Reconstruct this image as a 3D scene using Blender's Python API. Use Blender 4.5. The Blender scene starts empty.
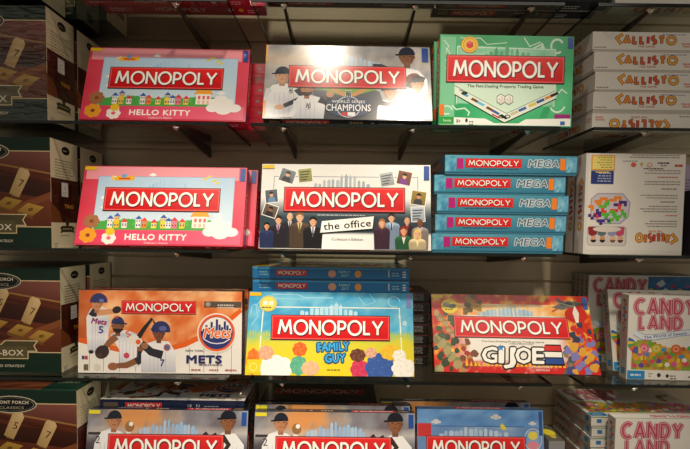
import bpy, math, random
from mathutils import Vector, Matrix, noise
from mathutils.geometry import tessellate_polygon

sc = bpy.context.scene
COL = sc.collection
PI = math.pi

# ------------------------------------------------------------------ colour
def lin(c):
    if isinstance(c, str):
        c = c.lstrip('#')
        c = [int(c[i:i + 2], 16) / 255 for i in (0, 2, 4)]
    return tuple((v / 12.92 if v <= .04045 else ((v + .055) / 1.055) ** 2.4) for v in c[:3])

def mixc(a, b, t):
    t = max(0., min(1., t))
    a = hx(a); b = hx(b)
    return tuple(a[i] * (1 - t) + b[i] * t for i in range(3))

def hx(c):
    if isinstance(c, str):
        c = c.lstrip('#')
        return tuple(int(c[i:i + 2], 16) / 255 for i in (0, 2, 4))
    return tuple(c)

# ------------------------------------------------------------------ materials
def new_mat(name):
    m = bpy.data.materials.new(name); m.use_nodes = True
    nt = m.node_tree; b = nt.nodes['Principled BSDF']
    return m, nt, b

def noise_mat(name, c1, c2, scale=20, rough=.6, bump=.1, metal=0., spec=.5, stretch=(1, 1, 1)):
    m, nt, b = new_mat(name)
    tc = nt.nodes.new('ShaderNodeTexCoord'); mp = nt.nodes.new('ShaderNodeMapping')
    mp.inputs['Scale'].default_value = stretch
    nz = nt.nodes.new('ShaderNodeTexNoise'); nz.inputs['Scale'].default_value = scale; nz.inputs['Detail'].default_value = 5
    cr = nt.nodes.new('ShaderNodeValToRGB')
    cr.color_ramp.elements[0].position = .3; cr.color_ramp.elements[1].position = .7
    cr.color_ramp.elements[0].color = (*lin(c1), 1); cr.color_ramp.elements[1].color = (*lin(c2), 1)
    L = nt.links.new
    L(tc.outputs['Object'], mp.inputs['Vector']); L(mp.outputs['Vector'], nz.inputs['Vector'])
    L(nz.outputs['Fac'], cr.inputs['Fac']); L(cr.outputs['Color'], b.inputs['Base Color'])
    if bump:
        bp = nt.nodes.new('ShaderNodeBump'); bp.inputs['Strength'].default_value = bump; bp.inputs['Distance'].default_value = .002
        L(nz.outputs['Fac'], bp.inputs['Height']); L(bp.outputs['Normal'], b.inputs['Normal'])
    b.inputs['Roughness'].default_value = rough; b.inputs['Metallic'].default_value = metal
    b.inputs['Specular IOR Level'].default_value = spec
    return m

def print_mat(name, rough, spec=.5, bump=.05):
    m, nt, b = new_mat(name)
    at = nt.nodes.new('ShaderNodeAttribute'); at.attribute_name = 'Col'
    tc = nt.nodes.new('ShaderNodeTexCoord')
    nz = nt.nodes.new('ShaderNodeTexNoise'); nz.inputs['Scale'].default_value = 9; nz.inputs['Detail'].default_value = 3
    mp = nt.nodes.new('ShaderNodeMapRange'); mp.inputs['To Min'].default_value = .93; mp.inputs['To Max'].default_value = 1.05
    mx = nt.nodes.new('ShaderNodeVectorMath'); mx.operation = 'SCALE'
    bp = nt.nodes.new('ShaderNodeBump'); bp.inputs['Strength'].default_value = bump; bp.inputs['Distance'].default_value = .004
    L = nt.links.new
    L(tc.outputs['Object'], nz.inputs['Vector']); L(nz.outputs['Fac'], mp.inputs['Value'])
    L(at.outputs['Color'], mx.inputs[0]); L(mp.outputs['Result'], mx.inputs['Scale'])
    L(mx.outputs['Vector'], b.inputs['Base Color'])
    L(nz.outputs['Fac'], bp.inputs['Height']); L(bp.outputs['Normal'], b.inputs['Normal'])
    b.inputs['Roughness'].default_value = rough; b.inputs['Specular IOR Level'].default_value = spec
    return m

def sheet_mat(name, tint, gloss_rough, ior, bump=0., scale=30, stretch=(1, 1, 1), boost=0.):
    """thin transparent sheet: fresnel mix of clear and mirror"""
    m = bpy.data.materials.new(name); m.use_nodes = True
    nt = m.node_tree; nt.nodes.clear(); L = nt.links.new
    out = nt.nodes.new('ShaderNodeOutputMaterial'); mix = nt.nodes.new('ShaderNodeMixShader')
    tr = nt.nodes.new('ShaderNodeBsdfTransparent'); gl = nt.nodes.new('ShaderNodeBsdfGlossy'); fr = nt.nodes.new('ShaderNodeFresnel')
    tr.inputs['Color'].default_value = (*tint, 1)
    gl.inputs['Roughness'].default_value = gloss_rough; gl.inputs['Color'].default_value = (.9, .9, .9, 1)
    # the sheet does not bend light, so both of its faces reflect like the outer one
    ge = nt.nodes.new('ShaderNodeNewGeometry'); mr = nt.nodes.new('ShaderNodeMapRange')
    mr.inputs['To Min'].default_value = ior; mr.inputs['To Max'].default_value = 1 / ior
    L(ge.outputs['Backfacing'], mr.inputs['Value']); L(mr.outputs['Result'], fr.inputs['IOR'])
    if bump:
        tc = nt.nodes.new('ShaderNodeTexCoord'); mp = nt.nodes.new('ShaderNodeMapping'); mp.inputs['Scale'].default_value = stretch
        mp.inputs['Rotation'].default_value = (0, .5, 0)
        nz = nt.nodes.new('ShaderNodeTexNoise'); nz.inputs['Scale'].default_value = scale; nz.inputs['Distortion'].default_value = .8
        bp = nt.nodes.new('ShaderNodeBump'); bp.inputs['Strength'].default_value = bump; bp.inputs['Distance'].default_value = .01
        L(tc.outputs['Object'], mp.inputs['Vector']); L(mp.outputs['Vector'], nz.inputs['Vector'])
        L(nz.outputs['Fac'], bp.inputs['Height']); L(bp.outputs['Normal'], gl.inputs['Normal']); L(bp.outputs['Normal'], fr.inputs['Normal'])
    if boost:
        ad = nt.nodes.new('ShaderNodeMath'); ad.operation = 'ADD'; ad.inputs[1].default_value = boost
        L(fr.outputs['Fac'], ad.inputs[0]); L(ad.outputs[0], mix.inputs['Fac'])
    else:
        L(fr.outputs['Fac'], mix.inputs['Fac'])
    L(tr.outputs[0], mix.inputs[1]); L(gl.outputs[0], mix.inputs[2]); L(mix.outputs[0], out.inputs['Surface'])
    return m

MAT = {
    'print': print_mat('glossy_printed_card', .22),
    'satin': print_mat('satin_printed_card', .33, .25),
    'matte': print_mat('matte_printed_card', .45, .35),
    'slat': noise_mat('slatwall_laminate', '#c2b398', '#cabba0', 6, .5, .03, spec=.35),
    'floor': noise_mat('dark_carpet', '#8a7c69', '#978874', 60, .95, .3),
    'ceiling': noise_mat('ceiling_paint', '#4a463f', '#524d45', 8, .9, .05),
    'metal': noise_mat('grey_bracket_metal', '#4e4943', '#5a554e', 40, .4, .02, .6),
    'chrome': noise_mat('polished_clip_metal', '#cfcac0', '#e6e2d8', 30, .15, .01, 1.),
    'edge': noise_mat('dark_glass_edge', '#0b0f0d', '#131a16', 30, .2, .0),
    'glass': sheet_mat('tinted_shelf_glass', (.84, .87, .85), .02, 1.5),
    'film_creased': sheet_mat('creased_shrink_film', (.96, .96, .96), .14, 1.4, .9, 14, (1, 1, 5), .05),
    'film': sheet_mat('clear_shrink_film', (.985, .985, .985), .1, 1.3, .3, 9, (1, 1, 4), .0),
}

# ------------------------------------------------------------------ text to flat triangles
_tx = {}
def _glyphs(s, off):
    cu = bpy.data.curves.new('t', 'FONT'); cu.body = s; cu.size = 1; cu.offset = off; cu.resolution_u = 2; cu.fill_mode = 'FRONT'
    o = bpy.data.objects.new('t', cu); COL.objects.link(o)
    bpy.context.view_layer.update()
    me = bpy.data.meshes.new_from_object(o.evaluated_get(bpy.context.evaluated_depsgraph_get()))
    me.calc_loop_triangles()
    V = [(v.co.x, v.co.y) for v in me.vertices]; T = [tuple(t.vertices) for t in me.loop_triangles]
    bpy.data.objects.remove(o); bpy.data.curves.remove(cu); bpy.data.meshes.remove(me)
    return V, T
def ext(V): return (min(v[0] for v in V), max(v[0] for v in V)) if V else (0, 0)
def glyph(ch, off=0.):
    k = (ch, round(off, 4))
    if k not in _tx:
        V, T = _glyphs(ch, off); ka = ('adv', ch)
        if ka not in _tx:
            a = ext(_glyphs('H' + ch + 'H', 0.)[0]); b = ext(_glyphs('HH', 0.)[0]); _tx[ka] = (a[1] - a[0]) - (b[1] - b[0])
        _tx[k] = (V, T, _tx[ka])
    return _tx[k]

# ------------------------------------------------------------------ stroke letters (cap height 1)
def arc(cx, cy, rx, ry, a0, a1, n=14):
    return [(cx + rx * math.cos(math.radians(a0 + (a1 - a0) * i / n)), cy + ry * math.sin(math.radians(a0 + (a1 - a0) * i / n))) for i in range(n + 1)]
G = {
    'M': (1.12, [[(.06, 0), (.22, 1), (.56, .2), (.9, 1), (1.06, 0)]]),
    'O': (1.1, [arc(.55, .5, .5, .5, 0, 360, 28)]),
    'N': (.86, [[(.06, 0), (.06, 1), (.8, 0), (.8, 1)]]),
    'P': (.66, [[(.06, 0), (.06, .95), (.3, .95)] + arc(.3, .68, .3, .27, 90, -90, 10) + [(.06, .41)]]),
    'L': (.58, [[(.06, 1), (.06, .06), (.52, .06)]]),
    'Y': (.82, [[(.02, 1), (.41, .45), (.8, 1)], [(.41, .5), (.41, 0)]]),
    'C': (.9, [arc(.52, .5, .46, .46, 50, 310, 20)]),
    'A': (.86, [[(.04, 0), (.43, 1), (.82, 0)], [(.2, .3), (.66, .3)]]),
    'D': (.84, [[(.08, 0), (.08, .94), (.3, .94)] + arc(.3, .5, .44, .44, 90, -90, 14) + [(.08, .06)]]),
    'I': (.22, [[(.11, 1), (.11, 0)]]),
    'S': (.62, [arc(.31, .73, .24, .22, 60, 270, 10) + arc(.31, .27, .25, .23, 90, -120, 10)]),
    'T': (.7, [[(.0, .93), (.7, .93)], [(.35, .93), (.35, 0)]]),
    'E': (.62, [[(.56, .93), (.08, .93), (.08, .07), (.56, .07)], [(.08, .5), (.5, .5)]]),
    'G': (.9, [arc(.5, .5, .44, .44, 50, 350, 20) + [(.94, .5), (.6, .5)]]),
    'J': (.5, [[(.42, 1), (.42, .25)] + arc(.22, .25, .2, .2, 0, -150, 8)]),
}

# ------------------------------------------------------------------ drawing surface: flat inked shapes on one side of a box
STEP = 1.3e-5
class Book:
    """collects triangles for a mesh, with one printed colour per corner"""
    def __init__(s): s.v = []; s.f = []; s.c = []
    def build(s, name, mat, parent=None):
        me = bpy.data.meshes.new(name); me.from_pydata(s.v, [], s.f); me.materials.append(mat)
        if s.c:
            at = me.color_attributes.new('Col', 'FLOAT_COLOR', 'CORNER')
            buf = []
            for cs in s.c:
                for c in cs: buf += [*lin(c), 1.]
            at.data.foreach_set('color', buf)
        me.update()
        o = bpy.data.objects.new(name, me); COL.objects.link(o); o.parent = parent
        return o

class Page:
    def __init__(s, book, org, right, up, W, H):
        s.books = {'': book}; s.b = book; s.o = Vector(org); s.r = Vector(right); s.u = Vector(up)
        s.n = s.u.cross(s.r) * -1
        s.n = s.r.cross(s.u)
        s.W = W; s.H = H; s.k = 1; s.hold = False; s.rot = False; s.sx = 1.
    def part(s, name):
        if name:
            s.np = getattr(s, 'np', 0) + 1; name = '%s#%s%d' % (name, s.side, s.np)
        if name not in s.books: s.books[name] = Book()
        s.b = s.books[name]
    def P(s, x, y):
        if s.rot: x, y = s.W - x, s.H - y
        x = max(0, min(s.W, x)); y = max(0, min(s.H, y))
        q = s.o + s.r * x * .001 + s.u * y * .001 + s.n * STEP * s.k
        return (q.x, q.y, q.z)
    def nxt(s):
        s.k += .22 if s.hold else 1
    def tris(s, pts, T, col):
        i = len(s.b.v); s.b.v += [s.P(*p) for p in pts]
        for t in T:
            a, b, c = [pts[j] for j in t]
            ar = (b[0] - a[0]) * (c[1] - a[1]) - (c[0] - a[0]) * (b[1] - a[1])
            if abs(ar) < 1e-7: continue
            if ar < 0: t = (t[0], t[2], t[1])
            s.b.f.append(tuple(i + j for j in t))
            s.b.c.append([col[j] for j in t] if isinstance(col, list) else [col] * 3)
    def poly(s, pts, col):
        pts = [tuple(p) for p in pts]
        T = tessellate_polygon([[Vector((p[0], p[1], 0)) for p in pts]])
        s.tris(pts, [tuple(t) for t in T], col); s.nxt()
    def rect(s, x0, y0, x1, y1, col): s.poly([(x0, y0), (x1, y0), (x1, y1), (x0, y1)], col)
    def oval(s, x, y, rx, ry, col, a=0, n=20):
        ca, sa = math.cos(a), math.sin(a)
        pts = []
        for i in range(n):
            t = 2 * PI * i / n; px, py = rx * math.cos(t), ry * math.sin(t)
            pts.append((x + px * ca - py * sa, y + px * sa + py * ca))
        s.tris(pts, [(0, i, i + 1) for i in range(1, n - 1)], col); s.nxt()
    def ring(s, x, y, r0, r1, col, n=28, ry=1.):
        a = [(x + r1 * math.cos(2 * PI * i / n), y + ry * r1 * math.sin(2 * PI * i / n)) for i in range(n)]
        b = [(x + r0 * math.cos(2 * PI * i / n), y + ry * r0 * math.sin(2 * PI * i / n)) for i in range(n)]
        T = []
        for i in range(n):
            j = (i + 1) % n; T += [(i, j, n + j), (i, n + j, n + i)]
        s.tris(a + b, T, col); s.nxt()
    def line(s, pts, w, col, closed=False, keep=False):
        if not closed and len(pts) > 2:
            for i in range(1, len(pts) - 1):
                d1 = (Vector(pts[i]) - Vector(pts[i - 1])).normalized(); d2 = (Vector(pts[i + 1]) - Vector(pts[i])).normalized()
                if d1.dot(d2) < .35:
                    e = w * .3
                    s.line(list(pts[:i]) + [tuple(Vector(pts[i]) + d1 * e)], w, col); k = s.k
                    s.k = k - .78 if not s.hold else k
                    s.line([tuple(Vector(pts[i]) - d2 * e)] + list(pts[i + 1:]), w, col); return
        L = []; R = []; n = len(pts)
        if n > 2 and abs(pts[0][0] - pts[-1][0]) + abs(pts[0][1] - pts[-1][1]) < 1e-6: closed = True; pts = pts[:-1]; n -= 1
        for i in range(n):
            p = Vector(pts[i])
            a = Vector(pts[i - 1]) if (i > 0 or closed) else None
            b = Vector(pts[(i + 1) % n]) if (i < n - 1 or closed) else None
            d1 = (p - a).normalized() if a is not None else None
            d2 = (b - p).normalized() if b is not None else None
            if d1 is None: d1 = d2
            if d2 is None: d2 = d1
            t = d1 + d2
            if t.length < 1e-6: t = d1
            t.normalize(); nn = Vector((-t.y, t.x))
            sc_ = 1 / max(.42, abs(nn.dot(Vector((-d1.y, d1.x)))))
            L.append(tuple(p + nn * w / 2 * sc_)); R.append(tuple(p - nn * w / 2 * sc_))
        T = []
        for i in range(n if closed else n - 1):
            j = (i + 1) % n; T += [(i, j, n + j), (i, n + j, n + i)]
        s.tris(L + R, T, col); s.nxt()
    def field(s, x0, y0, x1, y1, nx, ny, fn, clip=None):
        pts = []; cs = []
        for j in range(ny + 1):
            for i in range(nx + 1):
                x = x0 + (x1 - x0) * i / nx; y = y0 + (y1 - y0) * j / ny
                pts.append((x, y)); cs.append(hx(fn(x, y)))
        T = []
        for j in range(ny):
            for i in range(nx):
                a = j * (nx + 1) + i
                if clip and not clip((pts[a][0] + pts[a + 1][0]) / 2, (pts[a][1] + pts[a + nx + 1][1]) / 2): continue
                T += [(a, a + 1, a + nx + 2), (a, a + nx + 2, a + nx + 1)]
        s.tris(pts, T, cs); s.nxt()
    def text(s, t, x, y, h, col, w=None, off=0., al='c', rot=0., shear=0., line=None):
        bold = max(0, off); off = 0.; sy = h / .73
        items = []; cx = 0.; lo = 1e9; hi = -1e9
        for ch in t:
            V0, _, adv = glyph(ch, 0.); V, T, _ = glyph(ch, off)
            if V: e = ext(V0); lo = min(lo, cx + e[0]); hi = max(hi, cx + e[1])
            items.append((V, T, cx)); cx += adv + bold * .8
        if hi < lo: return
        sx = (w / (hi - lo)) if w else sy
        ox = {'c': -(hi - lo) * sx / 2, 'l': 0, 'r': -(hi - lo) * sx}[al]
        ca, sa = math.cos(rot), math.sin(rot)
        def put_(dx, dy, c_, dz):
            k0 = s.k
            for i, (V, T, cx_) in enumerate(items):
                if not V: continue
                P = []
                for (px, py) in V:
                    qx = (px + cx_ - lo) * sx + ox + shear * py * sy + dx; qy = py * sy + dy
                    P.append((x + qx * ca - qy * sa, y + qx * sa + qy * ca))
                s.k = k0 + (i % 2) * .3; s.tris(P, T, c_)
            s.k = k0 + dz
        if line:
            d = (line[1] + bold) * h
            for i in range(8): put_(d * math.cos(i * PI / 4), d * math.sin(i * PI / 4), line[0], .62)
        if bold:
            for i in range(4): put_(bold * h * .8 * (-1, 1, 0, 0)[i], bold * h * .8 * (0, 0, -1, 1)[i], col, .62)
        put_(0, 0, col, 1)
    def strokes(s, t, x, y, h, w, sw, col, dx=0, dy=0, gap=.14):
        """draw word with the stroke letters so that it spans width w"""
        tot = sum(G[ch][0] for ch in t) + gap * (len(t) - 1)
        kx = w / tot; cx = x
        was = s.hold; s.hold = True
        for ch in t:
            for ln in G[ch][1]:
                s.line([(cx + p[0] * kx + dx, y + p[1] * h + dy) for p in ln], sw, col)
            cx += (G[ch][0] + gap) * kx
        s.hold = was; s.nxt()
    def bars(s, x, y, w, n, pitch, h, col, seed=1, ragged=True):
        """rows of small print too fine to read"""
        rnd = random.Random(seed); was = s.hold; s.hold = True
        for j in range(n):
            cx = x; end = x + w * (rnd.uniform(.7, 1) if ragged else 1)
            while cx < end - 3:
                l = rnd.uniform(4, 12); l = min(l, end - cx)
                k_ = s.k; s.rect(cx, y - j * pitch, cx + l, y - j * pitch + h, col); s.k = k_; cx += l + 2.2
        s.hold = was; s.nxt()

def fbm(x, y, sc_, z=0): return noise.fractal(Vector((x * sc_, y * sc_, z)), .9, 2., 4)

def title(c, x0, y0, x1, y1, word='MONOPOLY', side=False):
    c.part('title_banner')
    H = y1 - y0; W = x1 - x0
    c.rect(x0 - H * .03, y0 - H * .05, x1 + H * .03, y1 + H * .03, '#3a1518')
    c.rect(x0, y0, x1, y1, '#ee5a56')
    c.poly([(x0 + H * .05, y0 + H * .05), (x1 - H * .05, y0 + H * .05), (x1 - H * .05, y1 - H * .05), (x0 + H * .05, y1 - H * .05)], ['#c8141c', '#c8141c', '#e22a2a', '#e22a2a'])
    h = H * .58; sw = h * .165
    c.strokes(word, x0 + W * .055, y0 + H * .2, h, W * .89, sw * 1.45, '#4a1014', H * .015, -H * .02)
    c.strokes(word, x0 + W * .055, y0 + H * .21, h, W * .89, sw, '#fbfaf4')
    c.part('')

def tabs(c, W=508, H=254, left='#e8c21c', right='#2b4f9c'):
    if left: c.rect(2, H - 14, 38, H - 3, left)
    if right: c.part('corner_tab')
    if right: c.rect(W - 20, H - 46, W - 4, H - 4, right)

def skyline(c, x0, y0, w, h, col, seed=3, n=11):
    rnd = random.Random(seed); was = c.hold; c.hold = True
    for i in range(n):
        bw = w / n * rnd.uniform(.55, .9); bx = x0 + w * i / n
        k = 1 - abs(i - n / 2) / (n / 2) * .65
        bh = h * k * rnd.uniform(.6, 1)
        c.rect(bx, y0, bx + bw, y0 + bh, mixc(col, '#ffffff', rnd.uniform(0, .3)))
        c.poly([(bx + bw * .2, y0 + bh), (bx + bw * .8, y0 + bh), (bx + bw * .5, y0 + bh * 1.2)], col)
    c.hold = was; c.nxt()

def cloud(c, x, y, s, col='#f4f6fa'):
    was = c.hold; c.hold = True
    for dx, dy, r in ((-1, 0, .6), (0, .35, .85), (1, 0, .6), (0, -.1, .8)):
        c.oval(x + dx * s, y + dy * s, r * s, r * s * .7, col, n=12)
    c.hold = was; c.nxt()

# people printed on the covers ------------------------------------------------
def head(c, x, y, r, skin, hair, cap=None, brim=1, beard=None, long=False, look=0.):
    if long: c.oval(x, y - r * .25, r * 1.0, r * 1.35, hair, n=14)
    c.rect(x - r * .32, y - r * 1.35, x + r * .32, y - r * .5, mixc(skin, '#000000', .12))
    c.oval(x, y, r * .74, r, skin, n=16)
    c.poly([(x + r * .34, y + r * .75), (x + r * .7, y + r * .2), (x + r * .66, y - r * .35), (x + r * .3, y - r * .88), (x + r * .42, y - r * .2)], mixc(skin, '#000000', .16))
    c.hold = True
    c.oval(x - r * .3 + look, y + r * .05, r * .1, r * .06, '#2a1c18', n=6); c.oval(x + r * .3 + look, y + r * .05, r * .1, r * .06, '#2a1c18', n=6)
    c.rect(x - r * .22 + look, y - r * .5, x + r * .22 + look, y - r * .42, mixc(skin, '#6a1010', .5))
    c.line([(x + look, y), (x + r * .08 + look, y - r * .22)], r * .1, mixc(skin, '#000000', .22))
    c.oval(x - r * .76, y - r * .05, r * .1, r * .2, mixc(skin, '#000000', .15), n=6); c.oval(x + r * .76, y - r * .05, r * .1, r * .2, mixc(skin, '#000000', .15), n=6)
    c.hold = False; c.nxt()
    if beard: c.poly(arc(x, y - r * .1, r * .74, r * .9, 200, 340, 8), beard)
    if cap:
        c.poly(arc(x, y + r * .22, r * .86, r * .95, 0, 180, 12), cap)
        c.poly([(x - r * .2 * brim, y + r * .45), (x + brim * r * 1.2, y + r * .3), (x + brim * r * 1.16, y + r * .14), (x - brim * r * .3, y + r * .2)], mixc(cap, '#000000', .25))
    elif hair:
        c.poly(arc(x, y + r * .22, r * .88, r * .98, -14, 194, 14) + [(x - r * .6, y + r * .3), (x - r * .1, y + r * .58), (x + r * .6, y + r * .3)], hair)

def bust(c, x, y, w, h, skin, hair, coat, shirt='#e8e6e2', tie=None, long=False, bald=False):
    """standing figure cropped at the hips, standing on (x,y)"""
    r = w * .23; hy = y + h - r
    sh = y + h - r * 2.35
    c.poly([(x - w * .46, y), (x - w * .5, sh - w * .2), (x - w * .42, sh - w * .04), (x - w * .14, sh + w * .07), (x + w * .14, sh + w * .07),
            (x + w * .42, sh - w * .04), (x + w * .5, sh - w * .2), (x + w * .46, y)], [mixc(coat, '#000000', .25)] * 2 + [coat] * 4 + [mixc(coat, '#000000', .25)] * 2)
    dk = mixc(coat, '#000000', .35)
    c.hold = True; c.line([(x - w * .33, y + 1), (x - w * .3, sh - w * .35)], w * .03, dk); c.line([(x + w * .33, y + 1), (x + w * .3, sh - w * .35)], w * .03, dk); c.hold = False; c.nxt()
    if shirt: c.poly([(x - w * .13, sh + w * .06), (x + w * .13, sh + w * .06), (x, sh - w * .45)], shirt)
    if tie: c.poly([(x - w * .03, sh), (x + w * .03, sh), (x + w * .04, sh - w * .35), (x, sh - w * .42), (x - w * .04, sh - w * .35)], tie)
    head(c, x, hy, r, skin, None if bald else hair, long=long)

def limb(c, pts, w0, w1, col):
    """tapering arm"""
    n = len(pts); L = []; R = []
    for i, p in enumerate(pts):
        p = Vector(p); d = (Vector(pts[min(i + 1, n - 1)]) - Vector(pts[max(i - 1, 0)])).normalized(); nn = Vector((-d.y, d.x))
        w = w0 + (w1 - w0) * i / (n - 1)
        L.append(tuple(p + nn * w / 2)); R.append(tuple(p - nn * w / 2))
    c.poly(L + R[::-1], col)
# ================================================================== cover designs (millimetres)
BX = (75, 110, 428, 182)          # where the banner sits on the long boxes

def cover_street(c):
    W, H = 508, 254
    c.field(0, 0, W, H, 12, 6, lambda x, y: mixc('#d0283f', '#ec6478', .32 + .5 * fbm(x, y, .004) + .25 * (x / W)))
    c.rect(8, H - 44, W - 24, H - 2, '#ee9aa6')
    c.field(48, 40, 472, H - 34, 10, 8, lambda x, y: mixc('#d3e6f3', '#b4d2ec', (y - 52) / 160 + .2 * fbm(x, y, .02)))
    c.line([(48, 40), (48, H - 34), (472, H - 34), (472, 40)], 1.4, '#8d9cc0')
    cloud(c, 76, 150, 9); cloud(c, 76, 118, 7); cloud(c, 428, 96, 8); cloud(c, 100, 216, 6); cloud(c, 215, 226, 7)
    skyline(c, 205, 182, 120, 34, '#9cc4e6')
    # small yellow aeroplane
    c.poly([(92, 214), (108, 222), (150, 220), (160, 226), (158, 208), (104, 206)], '#f2b426')
    c.oval(126, 222, 9, 7, '#7aa8d8'); c.line([(110, 213), (146, 213)], 5, '#d8442c'); c.oval(90, 214, 3, 10, '#f6d468')
    for x, y in ((378, 214), (392, 222), (408, 210), (418, 202)): c.oval(x, y, 9, 3.4, '#e4d24a', .4, 10)
    # hedge and houses
    rnd = random.Random(4)
    c.hold = True
    for i in range(27): c.oval(64 + i * 13, 66 + rnd.uniform(-4, 7), 12, 13, '#4fa84e' if i % 3 else '#5cb858', n=10)
    c.rect(52, 40, 420, 62, '#4fa84e')
    c.hold = False; c.nxt()
    cols = [('#f4ece0', '#3f62b8'), ('#f0c43a', '#5a6ec0'), ('#f2efe6', '#e23d4c'), ('#e9e4da', '#3f62b8'), ('#ef8a3a', '#e2503c'), ('#f4df5e', '#d8424c'), ('#f5d24e', '#3f62b8'), ('#f0ede6', '#3f62b8'), ('#f27f8e', '#d8424c'), ('#f1d04a', '#e23d4c')]
    for i, (wl, rf) in enumerate(cols):
        x = (92, 112, 136, 178, 196, 226, 254, 262, 288, 312)[i] + (8 if i == 7 else 0); hh = (26, 34, 16, 26, 20, 15, 30, 20, 22, 18)[i]
        c.rect(x, 54, x + 16, 56 + hh, wl)
        c.hold = True
        c.poly([(x - 3, 56 + hh), (x + 19, 56 + hh), (x + 8, 56 + hh + 12)], rf)
        for a in (2, 10): c.rect(x + a, 60, x + a + 4, 66, mixc(rf, '#203060', .4)); c.rect(x + a, 56 + hh - 8, x + a + 4, 56 + hh - 3, '#7794c4')
        c.hold = False; c.nxt()
    c.rect(350, 56, 396, 92, '#fbf3e4'); c.poly([(344, 92), (402, 92), (392, 112), (354, 112)], '#f2a63c')
    c.hold = True
    for a in (356, 370, 384): c.rect(a, 74, a + 8, 86, '#e46a74'); c.rect(a, 58, a + 8, 70, '#f0bcae')
    c.hold = False; c.nxt()
    c.field(4, 4, W - 8, 48, 10, 1, lambda x, y: mixc('#e23f64', '#ec6a86', x / W))
    # flower beds at both lower corners
    c.hold = True
    for x, y, r, k in ((38, 30, 26, '#f0a02c'), (102, 22, 22, '#f7efe8'), (44, 74, 24, '#a9714c'), (104, 42, 14, '#f4c42c')):
        for a in range(7): c.oval(x + r * .62 * math.cos(a * .9), y + r * .55 * math.sin(a * .9), r * .42, r * .4, k, n=9)
        c.oval(x, y, r * .5, r * .45, k, n=9)
    c.hold = False; c.nxt()
    cloud(c, 438, 44, 34, '#f6f3f0'); cloud(c, 428, 66, 24, '#f6f3f0')
    for x, y in ((38, 30), (102, 22), (44, 74)): c.oval(x, y, 7, 6, '#8a4a2c' if y != 22 else '#e86a80', n=8)
    title(c, *BX)
    c.part('subtitle_lettering')
    c.text('HELLO KITTY', 244, 17, 19, '#fff6f2', 186, .05)
    c.part('edition_lettering'); c.text("Collector's Edition", 246, 5, 6, '#ffe9ec', 72)
    c.part('corner_tab'); tabs(c)
    c.part('')

def sides_red(P, W, H, T):
    for nm in ('bottom', 'top'):
        c = P(nm)
        c.rect(1, 1, W - 1, T - 1, '#c51d3c'); title(c, 150, T * .22, 330, T * .8)
        c.rect(14, T * .25, 90, T * .7, '#e05a74'); c.bars(20, T * .5, 60, 2, 9, 3, '#f6d8dc', 3); c.oval(398, T / 2, 9, 8, '#f1efe8'); c.oval(430, T / 2, 8, 7, '#f0b03c'); c.bars(450, T * .45, 40, 2, 8, 3, '#f0c8d0', 8)
    for nm in ('left', 'right'):
        c = P(nm); c.rect(1, 1, H - 1, T - 1, '#c01f3c'); title(c, 60, T * .25, 180, T * .75); c.rect(8, 8, 40, T - 8, '#2b4f9c')

def sides_smallred(P, W, H, T):
    for nm in ('bottom', 'top'):
        c = P(nm); c.rect(.5, .5, W - .5, T - .5, '#cc1c34'); title(c, 90, T * .22, 220, T * .8)
        c.part('clasp'); c.rect(W - 34, T * .42, W - 22, T * .62, '#8f8a88'); c.part('')
    for nm in ('left', 'right'):
        c = P(nm); c.rect(.5, .5, H - .5, T - .5, '#b01830')

def player_torso(c, pts, col='#eeeff2', stripe='#9aa2b8', sx=14):
    c.poly(pts, [mixc(col, '#8f97ab', .45 if i % 3 == 0 else 0) for i in range(len(pts))])
    xs = [p[0] for p in pts]; ys = [p[1] for p in pts]
    cx = sum(xs) / len(xs); x0, x1, y0, y1 = min(xs), max(xs), min(ys), max(ys)
    c.hold = True
    k = x0 + (x1 - x0) * .25
    while k < x1 - (x1 - x0) * .2:
        c.rect(k, y0 + 1, k + .8, y0 + (y1 - y0) * .72, stripe); k += sx
    c.hold = False; c.nxt()

def ny(c, x, y, s, col):
    """interlocked N and Y emblem"""
    c.hold = True
    c.line([(x - s * .42, y - s * .3), (x - s * .42, y + s * .42), (x + s * .4, y - s * .42), (x + s * .4, y + s * .34)], s * .15, col)
    c.line([(x - s * .3, y + s * .75), (x, y + s * .18), (x + s * .3, y + s * .75)], s * .15, col)
    c.line([(x, y + s * .2), (x, y - s * .72)], s * .15, col)
    for a, b in ((-.3, .78), (.3, .78), (0, -.74), (-.42, -.34), (.4, .4)): c.rect(x + a * s - s * .16, y + b * s - s * .05, x + a * s + s * .16, y + b * s + s * .05, col)
    c.hold = False; c.nxt()

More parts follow.
